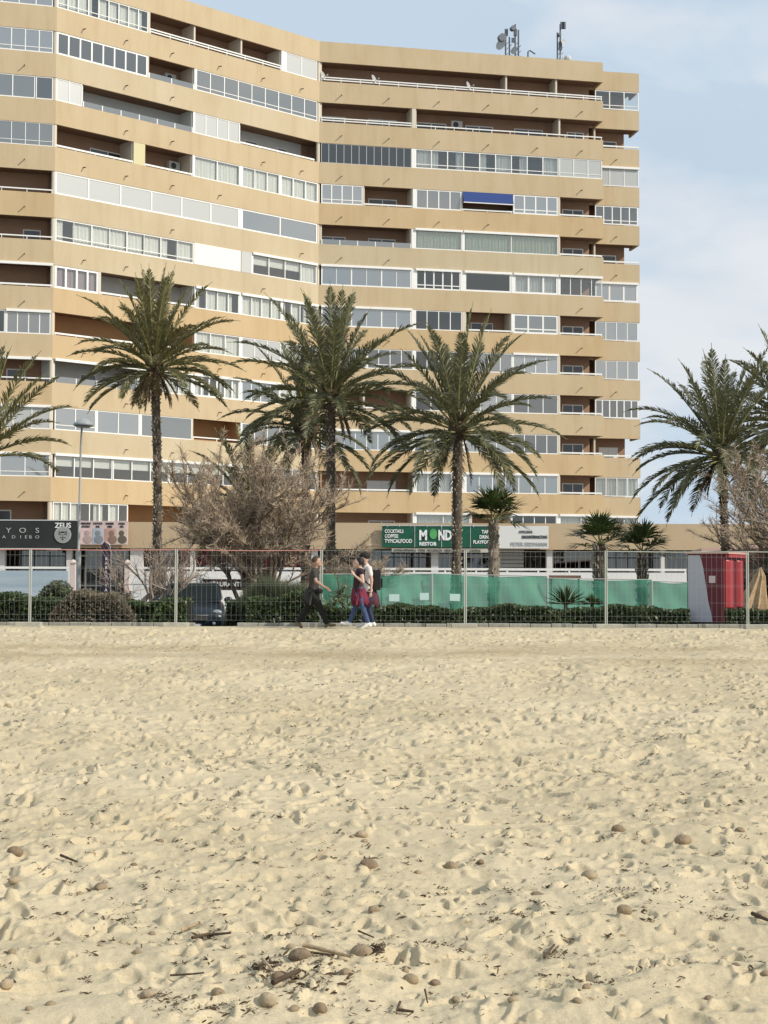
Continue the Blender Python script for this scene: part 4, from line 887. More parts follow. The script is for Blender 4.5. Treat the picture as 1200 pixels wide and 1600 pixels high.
twigtree((xat(517, 45), 45.5, -.5), 2.9, 1.8, 'small thin brown tamarisk behind the walking couple', 36, nfine=12000, ntr=4, fw=.005, fl=(.1, .3), thin=.5)
twigtree((xat(1262, 45), 45, -.5), 6.6, 3.0, 'brown twiggy tree at the right edge before the wide palm', 32, nfine=36000, ntr=7, fw=.0055, fl=(.1, .38), thin=.6)
twigtree((xat(1215, 50), 50.5, -.5), 2.9, 2.6, 'dark green bushy tree low at the right edge', 33, nfine=8000, mats=(BRK2, leafmat('dark_needle', (.035, .05, .02), (.02, .03, .015))), name='bushy_tree', fl=(.15, .35), fw=.012)
twigtree((xat(247, 42), 42, -.5), 3.3, 3.2, 'small bare grey tree with thin spreading branches beside the palm trunk', 34, nfine=500, ntr=4, mats=(mat('grey_bark', (.3, .24, .19), .9), mat('grey_twig', (.33, .25, .19), .9)), name='bare_tree', fw=.005)
twigtree((xat(533, 38.5), 38.5, -.2), 1.75, .55, 'thin young sapling with few leaves between the walkers', 35, nfine=260, ntr=2, mats=(mat('sapling_bark', (.12, .12, .07), .9), leafmat('sapling_leaf', (.3, .36, .2), (.12, .16, .08))), name='sapling', fl=(.05, .12), fw=.03, cat='young tree')
# ---------------------------------------------------------------- hedges
HL = leafmat('hedge_leaf', (.075, .105, .035), (.03, .045, .018), .45, .15, 3)
HL2 = leafmat('grassy_leaf', (.12, .135, .07), (.05, .065, .03), .6, .2, 2)
HLD = leafmat('dry_leaf', (.22, .185, .13), (.11, .09, .06), .9, .2, 2)
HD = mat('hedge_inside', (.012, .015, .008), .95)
def hedge(px0, px1, py, Y, label, seed, lm=HL, n=5200, dep=1.4, name='hedge', size=.045, spiky=0, cat='hedge', zb0=-.02, prof=None):
    rnd = random.Random(seed); x0, x1 = xat(px0, Y), xat(px1, Y); W = x1 - x0; H = zat(py, Y) - zb0; e = empty(name, ((x0 + x1) / 2, Y, zb0), label, cat, 'clipped hedges behind the fence' if name == 'hedge' else None)
    def top(x): f = (x / W + .5); return H * (.9 + .1 * math.sin(x * 2.3 + seed) + .05 * math.sin(x * 7 + seed)) * (1 if not prof else math.sin(math.pi * min(max(f, .02), .98)) ** prof)
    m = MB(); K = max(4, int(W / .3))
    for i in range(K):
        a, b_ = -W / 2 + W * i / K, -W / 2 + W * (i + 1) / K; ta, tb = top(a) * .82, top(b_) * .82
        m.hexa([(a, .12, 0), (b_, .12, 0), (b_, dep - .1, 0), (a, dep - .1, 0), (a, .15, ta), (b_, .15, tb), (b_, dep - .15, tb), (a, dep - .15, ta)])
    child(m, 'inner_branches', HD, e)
    m = MB()
    for k in range(n):
        x = rnd.uniform(-W / 2, W / 2); T = top(x); k_ = rnd.random()
        if k_ < .6: y_, z = rnd.uniform(-.02, .22) + .08 * math.sin(x * 3 + 2), rnd.random() ** .8 * T
        else: y_, z = rnd.uniform(0, dep), T * rnd.uniform(.82, 1.06)
        s = size * rnd.uniform(.6, 1.5); c = Vector((x, y_, z))
        if spiky:
            d = Vector((rnd.gauss(0, .3), rnd.gauss(0, .3), 1)).normalized(); c.z *= .75; wv = Vector((rnd.uniform(-1, 1), rnd.uniform(-1, 1), 0)).normalized() * .008; b0 = len(m.v); t_ = c + d * s * 6
            m.v += [tuple(c - wv), tuple(c + wv), tuple(t_)]; m.f.append((b0, b0 + 1, b0 + 2)); continue
        a_ = Vector((rnd.gauss(0, 1), rnd.gauss(0, 1), rnd.gauss(0, 1))).normalized(); b_ = a_.cross(Vector((rnd.gauss(0, 1), rnd.gauss(0, 1), rnd.gauss(0, 1)))).normalized() * s * .5
        b0 = len(m.v); m.v += [tuple(c - a_ * s), tuple(c + b_), tuple(c + a_ * s), tuple(c - b_)]; m.f.append((b0, b0 + 1, b0 + 2, b0 + 3))
    child(m, 'foliage', lm, e); return e
hedge(-60, 118, 930, 37, 'dark green hedge at the left edge below the blue-grey wall', 41, n=7500)
hedge(78, 212, 916, 36.7, 'dry brownish grey bush between the two green hedges at left', 42, lm=HLD, n=5200, name='dry_bush', cat='bush', prof=.45, spiky=0, size=.035)
hedge(40, 130, 915, 38.2, 'olive green bush rising behind the left hedge', 46, lm=HL2, n=2800, name='bush', cat='bush', prof=.5)
hedge(170, 292, 936, 37, 'dark green hedge in front of the tall palm trunk', 43, n=6500)
hedge(236, 288, 944, 36.9, 'light green leafy bush at the left corner of the dark car', 47, lm=leafmat('light_leaf', (.12, .17, .05), (.05, .08, .025)), n=1500, name='bush', cat='bush', prof=.4, dep=.6)
hedge(386, 500, 928, 37, 'green hedge right of the dark car behind the man in black', 44, n=5500)
hedge(376, 492, 900, 38.6, 'tall grassy grey-green bush behind the fence left of the man', 48, lm=HL2, n=9000, name='grassy_bush', cat='bush', spiky=1, prof=.35, size=.06)
hedge(500, 1078, 947, 37, 'long low dark hedge in front of the green netting', 45, n=21000, dep=1.0)
hedge(1128, 1290, 948, 37, 'dark low hedge before the closed parasol at right', 49, n=5500)
hedge(352, 400, 926, 39.2, 'short dark hedge piece just right of the dark car', 50, n=1200, dep=1.0, zb0=-.5)  # added hedge piece, fills the gap where dark shadow lies
# yucca-like tuft on the hedge
def tuft(px, py, Y, r, label, seed, n=90, z0=0):
    rnd = random.Random(seed); c = at(px, py, Y); e = None; m = MB()
    for k in range(n):
        az = rnd.uniform(0, 6.283); el = R(rnd.uniform(5, 85)); d = Vector((math.cos(az) * math.cos(el), math.sin(az) * math.cos(el), math.sin(el))); wv = d.cross(Vector((0, 0, 1))).normalized() * .016; l = r * rnd.uniform(.7, 1.1); m.face([-wv, wv, d * l * .6 + wv * .8, d * l + Vector((0, 0, -.05)), d * l * .6 - wv * .8])
    m.tube([(0, 0, -(c.z - z0)), (0, 0, 0)], .05, 6)
    o_ = child(m, 'spiky_plant', PFAN, None); o_.location = c; tag(o_, label, 'plant')
tuft(884, 945, 38.3, .62, 'spiky green plant sticking up above the hedge', 51)
tuft(925, 944, 38.4, .35, 'small spiky plant right of the larger one above the hedge', 52)
# ---------------------------------------------------------------- green netting
NET = bpy.data.materials.new('green_netting'); NET.use_nodes = True; t = NET.node_tree; b = t.nodes['Principled BSDF']; b.inputs['Roughness'].default_value = .7
b.inputs['Base Color'].default_value = (.085, .38, .24, 1); tr = nn(t, 'ShaderNodeBsdfTransparent'); tr.inputs[0].default_value = (.7, .95, .85, 1); tl = nn(t, 'ShaderNodeBsdfTranslucent'); tl.inputs[0].default_value = (.15, .46, .32, 1)
ms = nn(t, 'ShaderNodeMixShader'); ms.inputs[0].default_value = .45; ms2 = nn(t, 'ShaderNodeMixShader'); ms2.inputs[0].default_value = .2
t.links.new(b.outputs[0], ms.inputs[1]); t.links.new(tl.outputs[0], ms.inputs[2]); t.links.new(ms.outputs[0], ms2.inputs[1]); t.links.new(tr.outputs[0], ms2.inputs[2]); t.links.new(ms2.outputs[0], t.nodes['Material Output'].inputs[0])
NY = 41.0
rnd = random.Random(9)
nps = [(500, 675, 897, 896, 'faded greenish netting panel behind the walking couple'), (675, 855, 896, 899, 'green netting panel behind the tall fence post, middle of the row'), (855, 1018, 902, 904, 'green netting panel behind the thick fan palm'), (1018, 1078, 906, 908, 'narrow bright green netting panel next to the red kiosk')]
for (a, b_, ya, yb, lab) in nps:
    x0, x1 = xat(a, NY), xat(b_, NY); za, zb2 = zat(ya, NY), zat(yb, NY); e = empty('netting_panel', (x0, NY, -.5), lab, 'netting', 'green netting along the car park'); W = x1 - x0
    m = MB(); nx, nz_ = int(W / .09), 16; sd_ = rnd.random() * 10
    for j in range(nz_ + 1):
        for i in range(nx + 1):
            fx, fz = i / nx, j / nz_; top = za + (zb2 - za) * fx + .5 - .05 * math.sin(math.pi * (fx * max(1, round(W / 2.2)) % 1)); y_ = .04 * math.sin(fx * W * 1.3 + fz * 7 + sd_) + .05 * math.sin(fx * W * 2.2 + fz * 2 + sd_) * math.sin(fz * 3) + .035 * math.sin(fx * W * 5 - fz * 6 + sd_) + .02 * math.sin(fx * W * 11 + fz * 9)
            m.v.append((W * fx, y_, .12 + (top - .12) * fz))
    for j in range(nz_):
        for i in range(nx): q = j * (nx + 1) + i; m.f.append((q, q + 1, q + nx + 2, q + nx + 1))
    child(m, 'netting', NET, e, smooth=True)
    m = MB(); m.tube([(0, -.06, 0), (0, -.06, za + .5)], .028, 6)
    child(m, 'post', POSTM, e)
    m = MB(); m.tube([(0, .03, za + .49), (W, .03, zb2 + .49)], .014, 5); child(m, 'top_bar', POSTM, e)
for i, (px, py, w_, h_, lab) in enumerate([(616, 934, 16, 11, 'pale blank notice tied to the netting, nearest the couple'), (663, 932, 14, 11, 'pale blank notice on the netting, middle one of three'), (711, 933.5, 16, 11, 'pale blank notice on the netting beside the palm trunk base')]):
    c = at(px, py, NY - .12); w2, h2 = w_ / 2 / F * NY, h_ / 2 / F * NY; m = MB(); m.box(-w2, w2, 0, .01, -h2, h2); o_ = child(m, 'notice', mat('notice_pale', (.6, .78, .7), .6), None); o_.location = c; o_.rotation_euler = (0, R(random.uniform(-3, 3)), 0); tag(o_, lab, 'notice', 'notices on the netting')
# ---------------------------------------------------------------- red kiosk
RED = mat('kiosk_red', (.12, .018, .028), .45, noise=.15, nscale=2); REDL = mat('red_tarp', (.3, .03, .035), .4, noise=.1); KW = mat('kiosk_white', (.45, .46, .50), .5, noise=.05); DKB = mat('kiosk_base', (.04, .045, .045), .8)
KY = 37.35; zb_k = -.05; KA = R(-30)
k0 = Vector((xat(1074, KY), KY)); kd = Vector((math.cos(KA), math.sin(KA))); kn = Vector((-kd.y, kd.x))
fs = Seg(k0, k0 + kd); W = fs.u(1131, 1.0); k1 = k0 + kd * W; ss = Seg(k1, k1 + kn); DK = ss.u(1160, 1.0); DK = min(DK, 1.9)
H = zat(864, KY) - zb_k
e = empty('kiosk', (k0.x, k0.y, zb_k), 'red and white kiosk with wavy colour edge behind the fence at right', 'kiosk', rz=KA)
m = MB(); m.box(0, W, 0, DK, .14, H); child(m, 'body', RED, e, bevel=.02)
m = MB(); m.box(.03, W - .03, .03, DK - .05, 0, .139); child(m, 'base', DKB, e)
def kz(py): return zat(py, KY) - zb_k
edge = [(1113, 972), (1111, 955), (1107, 940), (1105, 925), (1102, 905), (1099, 885), (1094, 866)]
pts = [(.02, .16)] + [(fs.u(px, 1.0), max(kz(py), .16)) for px, py in edge]; pts[-1] = (pts[-1][0], H - .03); pts += [(.02, H - .03)]
m = MB(); m.face([(x, -.012, z) for x, z in pts])
for i in range(len(pts)): a, b_ = pts[i], pts[(i + 1) % len(pts)]; m.face([(a[0], -.012, a[1]), (a[0], -.001, a[1]), (b_[0], -.001, b_[1]), (b_[0], -.012, b_[1])])
child(m, 'white_panel', KW, e)
m = MB(); xa, xb = fs.u(1108, 1), fs.u(1118, 1); m.box(xa, xb, -.014, -.002, kz(909), kz(898)); child(m, 'notice', mat('notice_pinkish', (.6, .5, .5), .7), e)
for a, b_ in ((1133, 1143), (1150, 1158)):
    ya, yb = ss.u(a, 1), min(ss.u(b_, 1), DK - .03); r = (yb - ya) / 2; m = MB(); c0 = (ya + yb) / 2
    m.hexa([(W + .001, ya, kz(948)), (W + .09, ya + r * .4, kz(948)), (W + .09, yb - r * .4, kz(948)), (W + .001, yb, kz(948)), (W + .001, ya, kz(872)), (W + .09, ya + r * .4, kz(874)), (W + .09, yb - r * .4, kz(874)), (W + .001, yb, kz(872))]); child(m, 'rounded_rib', REDL, e, bevel=.03)
m = MB(); m.box(W + .001, W + .12, .05, DK, kz(871) + .02, kz(867) + .04); child(m, 'lintel', REDL, e, bevel=.01)
m = MB(); m.box(-.05, W + .14, -.06, DK + .05, H, H + .05); child(m, 'roof', mat('kiosk_roof', (.5, .3, .26), .6), e)
# canopy behind it
CY = 60; x0, x1 = xat(1096, CY), xat(1215, CY); e = empty('canopy', (x0, CY, -.5), 'dark red canopy with pale pink sloping edge behind the kiosk', 'canopy'); W = x1 - x0; z0, z1 = zat(855, CY) + .5, zat(847, CY) + .5
m = MB(); m.hexa([(0, 0, z0 - .14), (W, 0, z1 - .14), (W, 2, z1 - .14), (0, 2, z0 - .14), (0, 0, z0), (W, 0, z1), (W, 2, z1 - .08), (0, 2, z0 - .08)]); child(m, 'roof', mat('canopy_pink', (.62, .42, .36), .6), e)
m = MB(); m.hexa([(0, .03, z0 - .6), (W, .03, z1 - .7), (W, .06, z1 - .7), (0, .06, z0 - .6), (0, .03, z0 - .125), (W, .03, z1 - .125), (W, .06, z1 - .125), (0, .06, z0 - .125)]); child(m, 'valance', RED, e)
for fx in (.05, .5, .95):
    m = MB(); m.tube([(W * fx, .3, 0), (W * fx, .3, z0 - .1)], .05, 8); child(m, 'post', DKF, e)
# closed straw parasol
c = at(1180, 920, 40); e = empty('closed_parasol', (c.x, 40, -.5), 'closed tan straw parasol leaning beside the red kiosk', 'parasol'); h = zat(884, 40) + .5
m = MB(); m.tube([(-.1, 0, 0), (.16, 0, h)], .03, 8); child(m, 'pole', mat('pole_wood', (.3, .2, .12), .7), e)
m = MB(); N = 18; b0 = 0; prof = [(h - .02, .03, .14), (h - .25, .14, .12), (h - .65, .26, .0), (h - 1.0, .38, -.1), (h - 1.12, .40, -.13)]
for z, r_, dx in prof:
    for k in range(N): an = 2 * math.pi * k / N; q = r_ * (1 + .16 * (-1) ** k); m.v.append((dx + q * math.cos(an), q * math.sin(an), z + (.06 * math.sin(k * 2.3) if z < h - 1.05 else 0)))
for i in range(len(prof) - 1):
    for k in range(N): q = i * N; k2 = (k + 1) % N; m.f.append((q + k, q + N + k, q + N + k2, q + k2))
m.f.append(tuple(range(N))); child(m, 'canopy', mat('straw_cloth', (.42, .29, .16), .9, noise=.3, nscale=8), e)
# ---------------------------------------------------------------- street lamp
LY = 56; xb = xat(122.5, LY); zt2 = zat(668, LY) + .5
e = empty('street_lamp', (xb, LY, -.5), 'slim grey street lamp with saucer head before the left wing', 'street lamp')
GAL = mat('lamp_grey', (.36, .36, .34), .5, noise=.1)
m = MB(); m.tube([(0, 0, 0), (0, 0, 2.6), (0, 0, 2.62), (.03, 0, zt2 - .8), (.06, 0, zt2)], [.09, .085, .05, .04, .035], 10); child(m, 'pole', GAL, e, smooth=True)
m = MB(); m.lathe((.12, 0, zt2), [(.08, -.02), (.33, .0), (.39, .06), (.34, .13), (.2, .24), (.06, .3)], 20); hd_ = child(m, 'lamp_head', mat('lamp_head_grey', (.3, .32, .33), .35), e, smooth=True)
m = MB(); m.lathe((.12, 0, zt2 - .03), [(.05, -.03), (.24, -.015), (.26, .02)], 16); child(m, 'lens', mat('lamp_lens', (.5, .52, .5), .2), hd_)
# ---------------------------------------------------------------- car (front towards the camera)
CARP = mat('car_paint_dark', (.014, .022, .03), .3, spec=.4); CGL = mat('car_glass', (.015, .02, .02), .2, spec=.12); CHR = mat('chrome', (.7, .7, .7), .15, metal=1); TYR = mat('tyre', (.02, .02, .02), .85); RIM = mat('rim', (.4, .4, .42), .3, metal=.8); HLM = mat('headlight', (.25, .27, .3), .1, spec=1); LMP = mat('headlight_lens', (.75, .77, .8), .1, spec=1); PLT = mat('plate', (.6, .6, .6), .5)
CYR = 40.5; e = empty('parked_car', (xat(300, CYR), CYR, -.5), 'dark blue-green parked car facing the fence through the gap in the hedge', 'car', rz=R(6))
hw = .89
# body cross-sections along y (front at y=0)
sec = [(0.0, .80, .28, .66), (.10, .86, .22, .80), (.35, .89, .2, .92), (1.0, .90, .2, 1.0), (2.0, .90, .2, 1.02), (3.2, .90, .2, 1.04), (3.9, .88, .24, 1.02), (4.2, .82, .3, .9)]
m = MB(); NS = 12
for (y_, w_, z0, z1) in sec:
    zz = [(0, z0), (w_ * .8, z0), (w_ * .97, z0 + .12), (w_, z0 + .35), (w_ * .985, z1 - .2), (w_ * .9, z1 - .05), (w_ * .6, z1), (0, z1 + .02)]
    ring = [(x, z) for x, z in zz] + [(-x, z) for x, z in reversed(zz[1:-1])]
    for x, z in ring: m.v.append((x, y_, z))
n_ = len(ring)
for i in range(len(sec) - 1):
    for k in range(n_): q = i * n_; k2 = (k + 1) % n_; m.f.append((q + k, q + n_ + k, q + n_ + k2, q + k2))
m.f.append(tuple(range(n_))); m.f.append(tuple(reversed(range((len(sec) - 1) * n_, len(sec) * n_))))
body = child(m, 'body', CARP, e, smooth=True, bevel=0)
sm_ = body.modifiers.new('sub', 'SUBSURF'); sm_.levels = 1; sm_.render_levels = 1
# cabin
def ring4(y_, w_, z): return [(-w_, y_, z), (w_, y_, z)]
m = MB(); A = [(-.80, .95, 1.0), (.80, .95, 1.0), (.82, 3.9, 1.02), (-.82, 3.9, 1.02), (-.70, 1.6, 1.5), (.70, 1.6, 1.5), (.70, 3.6, 1.5), (-.70, 3.6, 1.5)]; m.hexa(A); cab = child(m, 'cabin', CARP, e, bevel=.06)
def quadon(i0, i1, i2, i3, f, name, push):
    p = [Vector(A[i]) for i in (i0, i1, i2, i3)]; c_ = sum(p, Vector()) / 4; nr = (p[1] - p[0]).cross(p[3] - p[0]).normalized(); q = [c_ + (v - c_) * f + nr * push for v in p]; m = MB(); m.hexa([v for v in q] + [v + nr * .01 for v in q]); child(m, name, CGL, e)
quadon(0, 1, 5, 4, .87, 'windscreen', .004); quadon(1, 2, 6, 5, .82, 'side_window', .004); quadon(3, 0, 4, 7, .82, 'side_window', .004); quadon(2, 3, 7, 6, .8, 'rear_window', .004)
for s in (-1, 1):
    m = MB(); m.ball((s * .68, .1, .72), .12, 12, 8, (1.15, .6, .62)); child(m, 'headlight', HLM, e, smooth=True)
    m = MB(); m.ball((s * .98, 1.25, 1.04), .11, 10, 8, (1.1, .6, .8)); child(m, 'wing_mirror', CARP, e, smooth=True)
    m = MB(); m.ball((s * .6, .0, .42), .045, 10, 8, (1, .4, 1)); child(m, 'fog_lamp', LMP, e, smooth=True)
    for y_ in (.85, 3.35):
        m = MB(); m.tube([(s * .66, y_, .32), (s * .9, y_, .32)], .32, 22); wh = child(m, 'wheel', TYR, e, bevel=.03)
        m = MB(); m.tube([(s * .89, y_, .32), (s * .915, y_, .32)], .2, 18); child(m, 'rim', RIM, wh)
m = MB(); m.box(-.42, .42, -.05, .0, .5, .64); child(m, 'grille', DKF, e, bevel=.02)
m = MB(); m.box(-.45, .45, -.062, -.045, .635, .655); m.box(-.07, .07, -.065, -.045, .53, .62); child(m, 'chrome_strip', CHR, e)
m = MB(); m.box(-.26, .26, -.06, -.02, .3, .41); child(m, 'number_plate', PLT, e)
m = MB(); m.box(-.7, .7, -.02, .06, .2, .28); child(m, 'bumper_lip', DKF, e, bevel=.02)
for s in (-1, 1):
    m = MB(); m.tube([(s * .57, 1.9, 1.54), (s * .57, 3.2, 1.54)], .02, 6); child(m, 'roof_rail', CHR, e)
# thin dark post and pale posts behind the car
for px, py0, Y, r_, mm, lab in ((285, 887, 52, .05, GAL, 'plain grey post behind the car, left one'), (308, 897, 55, .05, WHT, 'thin white post behind the car roof'), (314, 899, 55, .06, WHT, 'thicker white post with square top behind the car roof')):
    c = at(px, py0, Y); m = MB(); m.tube([(0, 0, -.5), (0, 0, c.z)], r_, 8); m.box(-r_ * 1.5, r_ * 1.5, -r_ * 1.5, r_ * 1.5, c.z, c.z + .05); o_ = child(m, 'post', mm, None); o_.location = (c.x, Y, 0); tag(o_, lab, 'post')
# ---------------------------------------------------------------- people
def skinmesh(nodes, edges, voxel=.01, extra=None, sub=1):
    """one continuous surface: tapered limbs fused by a voxel remesh and relaxed"""
    m = MB(); voxel = voxel or .009
    def rr(r_): return r_ if isinstance(r_, tuple) else (r_, r_)
    for n_, (p, r_) in nodes.items():
        a, b_ = rr(r_); q = (a * b_) ** .5; m.ball(p, 1, 14, 10, (a, b_, min(a, b_)))
    for a, b_ in edges:
        pa, ra = nodes[a]; pb_, rb_ = nodes[b_]; ta, tb = isinstance(ra, tuple), isinstance(rb_, tuple)
        if ta and tb:
            N = 18; K = 6; b0 = len(m.v)
            for i in range(K + 1):
                f = i / K; c_ = Vector(pa).lerp(Vector(pb_), f); f2 = f * f * (3 - 2 * f); x_ = ra[0] + (rb_[0] - ra[0]) * f2; y_ = ra[1] + (rb_[1] - ra[1]) * f2
                for k in range(N): an = 2 * math.pi * k / N; m.v.append((c_.x + x_ * math.cos(an), c_.y + y_ * math.sin(an), c_.z))
            for i in range(K):
                for k in range(N): q = b0 + i * N; k2 = (k + 1) % N; m.f.append((q + k, q + k2, q + N + k2, q + N + k))
            m.f.append(tuple(b0 + N - 1 - k for k in range(N))); m.f.append(tuple(b0 + K * N + k for k in range(N)))
        else:
            sa = min(rr(ra)) * (.7 if ta else 1); sb = min(rr(rb_)) * (.7 if tb else 1); K = 6
            m.tube([Vector(pa).lerp(Vector(pb_), i / K) for i in range(K + 1)], [sa + (sb - sa) * i / K for i in range(K + 1)], 14)
    if extra: b0 = len(m.v); m.v += extra.v; m.f += [tuple(b0 + i for i in f) for f in extra.f]
    me = bpy.data.meshes.new('t'); me.from_pydata(m.v, [], m.f); me.update(); bm = bmesh.new(); bm.from_mesh(me)
    bm.normal_update(); bm.to_mesh(me); bm.free()
    o_ = bpy.data.objects.new('t', me); COL.objects.link(o_); rm = o_.modifiers.new('r', 'REMESH'); rm.mode = 'VOXEL'; rm.voxel_size = voxel; rm.use_smooth_shade = True
    s_ = o_.modifiers.new('s', 'SMOOTH'); s_.factor = .5; s_.iterations = 4
    dg = bpy.context.evaluated_depsgraph_get(); r2_ = bpy.data.meshes.new_from_object(o_.evaluated_get(dg)); bpy.data.objects.remove(o_)
    r2_.polygons.foreach_set('use_smooth', [True] * len(r2_.polygons)); return r2_
def pobj(name, me, mm, parent):
    o_ = bpy.data.objects.new(name, me); COL.objects.link(o_); me.materials.clear(); me.materials.append(mm); o_.parent = parent; return o_
def vec(*a): return Vector(a)
def hand(nodes, edges, wn, w, d, side, tag_):        # w wrist point, d forearm direction, side = thumb side vector
    d = d.normalized(); side = side.normalized(); back = d.cross(side)
    pk = w + d * .05; nodes[tag_ + 'p'] = (tuple(pk), .018); edges.append((wn, tag_ + 'p'))
    for i, (sp, l) in enumerate(((.026, .070), (.009, .080), (-.009, .074), (-.026, .058))):
        k = pk + d * .045 + side * sp; k2 = k + (d + back * .25).normalized() * l * .5; k3 = k2 + (d + back * .7).normalized() * l * .5
        for n_, q, r_ in (('a', k, .011), ('b', k2, .009), ('c', k3, .008)): nodes[f'{tag_}{i}{n_}'] = (tuple(q), r_)
        edges += [(tag_ + 'p', f'{tag_}{i}a'), (f'{tag_}{i}a', f'{tag_}{i}b'), (f'{tag_}{i}b', f'{tag_}{i}c')]
    t1 = w + d * .03 + side * .03; t2_ = t1 + (d * .7 + side).normalized() * .04; nodes[tag_ + 't'] = (tuple(t1), .012); nodes[tag_ + 'u'] = (tuple(t2_), .009); edges += [(wn, tag_ + 't'), (tag_ + 't', tag_ + 'u')]
def person(loc, label, J, face, mats, hairfn, fem=0, sleeves=.55):
    """J: joints in metres relative to loc; face: +1 looks to the right, -1 to the left"""
    e = empty('person', loc, label, 'person'); J = {k: vec(*v) for k, v in J.items()}; nodes = {}; edges = []
    def nd(n_, p, r_): nodes[n_] = (tuple(p), r_)
    nd('pelvis', J['pelvis'], (.10, .145)); nd('waist', J['waist'], (.09, .125)); nd('chest', J['chest'], (.105, .15)); nd('upch', J['chest'].lerp(J['neck'], .6), (.085, .14)); nd('neck', J['neck'], (.052, .052)); nd('head', J['head'] - vec(0, 0, .06), .06)
    edges += [('pelvis', 'waist'), ('waist', 'chest'), ('chest', 'upch'), ('upch', 'neck'), ('neck', 'head')]
    for s in 'LR':
        nd('sh' + s, J['sh' + s], .052); nd('el' + s, J['el' + s], .036); nd('wr' + s, J['wr' + s], .024); edges += [('upch', 'sh' + s), ('sh' + s, 'el' + s), ('el' + s, 'wr' + s)]
        hand(nodes, edges, 'wr' + s, J['wr' + s], J['wr' + s] - J['el' + s] + J.get('hd' + s, vec(0, 0, 0)), vec(face * .9, -.3, .3), 'h' + s)
        nd('hip' + s, J['hip' + s], .085); nd('kn' + s, J['kn' + s], .055); nd('cf' + s, J['kn' + s].lerp(J['an' + s], .35), .055); nd('an' + s, J['an' + s], .036); edges += [('pelvis', 'hip' + s), ('hip' + s, 'kn' + s), ('kn' + s, 'cf' + s), ('cf' + s, 'an' + s)]
        hl = J['an' + s]; to = J['to' + s]; nd('to' + s, to, .035); edges.append(('an' + s, 'to' + s))
    h = J['head']; x = MB(); rot = Euler((0, -face * J.get('tilt', vec(0, 0, 0)).x, 0))
    def hp(a, b_, c_): q = vec(a * face, b_, c_); q.rotate(rot); return h + q
    x.ball(h, .105, 14, 12, (.92, .76, 1.08)); x.ball(hp(.03, 0, -.06), .07, 12, 8, (.95, .85, .95))
    x.ball(hp(.108, 0, -.015), .02, 8, 6, (1.1, .7, 1.2)); x.ball(hp(.095, 0, -.062), .018, 8, 6, (.8, 1.3, .6)); x.ball(hp(.085, 0, -.1), .026, 8, 6); x.ball(hp(.085, 0, .022), .03, 8, 6, (.6, 1.8, .35))
    for s in (-1, 1): x.ball(hp(-.005, s * .08, -.01), .028, 8, 6, (.7, .35, 1.1))
    me_ = skinmesh(nodes, edges, .0075, x); pobj('body', me_, mats['skin'], e)
    ex = MB()
    for s in (-1, 1): ex.ball(hp(.088, s * .032, .005), .011, 8, 6)
    child(ex, 'eyes', DKF, e)
    # trousers
    n2 = {'p': (tuple(J['pelvis'] + vec(0, 0, .07)), (.115, .155)), 'q': (tuple(J['pelvis'] - vec(0, 0, .03)), (.122, .165))}; e2 = [('p', 'q')]
    for s in 'LR':
        n2['h' + s] = (tuple(J['hip' + s].lerp(J['kn' + s], .12)), .105 * mats.get('fit', 1)); n2['m' + s] = (tuple(J['hip' + s].lerp(J['kn' + s], .55)), .088 * mats.get('fit', 1)); n2['k' + s] = (tuple(J['kn' + s]), .07 * mats.get('fit', 1)); n2['c' + s] = (tuple(J['kn' + s].lerp(J['an' + s], .4)), .068 * mats.get('fit', 1)); n2['a' + s] = (tuple(J['kn' + s].lerp(J['an' + s], .93)), .052 * mats.get('fit', 1)); e2 += [('q', 'h' + s), ('h' + s, 'm' + s), ('m' + s, 'k' + s), ('k' + s, 'c' + s), ('c' + s, 'a' + s)]
    pobj('trousers', skinmesh(n2, e2, .012), mats['legs'], e)
    up = J['chest'].lerp(J['neck'], .6)
    n3 = {'p': (tuple(J['pelvis'] + vec(0, 0, .03)), (.125, .165)), 'w': (tuple(J['waist']), (.11, .145)), 'c': (tuple(J['chest']), (.122, .168)), 'u': (tuple(up), (.1, .158)), 'n': (tuple(up.lerp(J['neck'], .7)), (.062, .066))}; e3 = [('p', 'w'), ('w', 'c'), ('c', 'u'), ('u', 'n')]
    for s in 'LR': n3['s' + s] = (tuple(J['sh' + s]), .068); n3['e' + s] = (tuple(J['sh' + s].lerp(J['el' + s], sleeves)), .056); e3 += [('u', 's' + s), ('s' + s, 'e' + s)]
    pobj('shirt', skinmesh(n3, e3, .012), mats['top'], e)
    for s in 'LR':
        a, t_ = J['an' + s], J['to' + s]; d = (t_ - a); m = MB(); fl = vec(d.x, d.y, d.z); heel = a - vec(d.x, 0, 0).normalized() * .03
        sx = MB(); n4 = {'a': (tuple(a + vec(0, 0, -.005)), .046), 'h': (tuple(a + vec(-.035 * (1 if d.x > 0 else -1), 0, -.05)), .042), 'm': (tuple(a.lerp(t_, .55) + vec(0, 0, -.012)), .045), 't': (tuple(t_ + d.normalized() * .035), .034)}
        pobj('shoe', skinmesh(n4, [('a', 'h'), ('a', 'm'), ('m', 't')], .01), mats['shoe'], e)
    hairfn(e, h, hp, mats, rot, face); return e, J
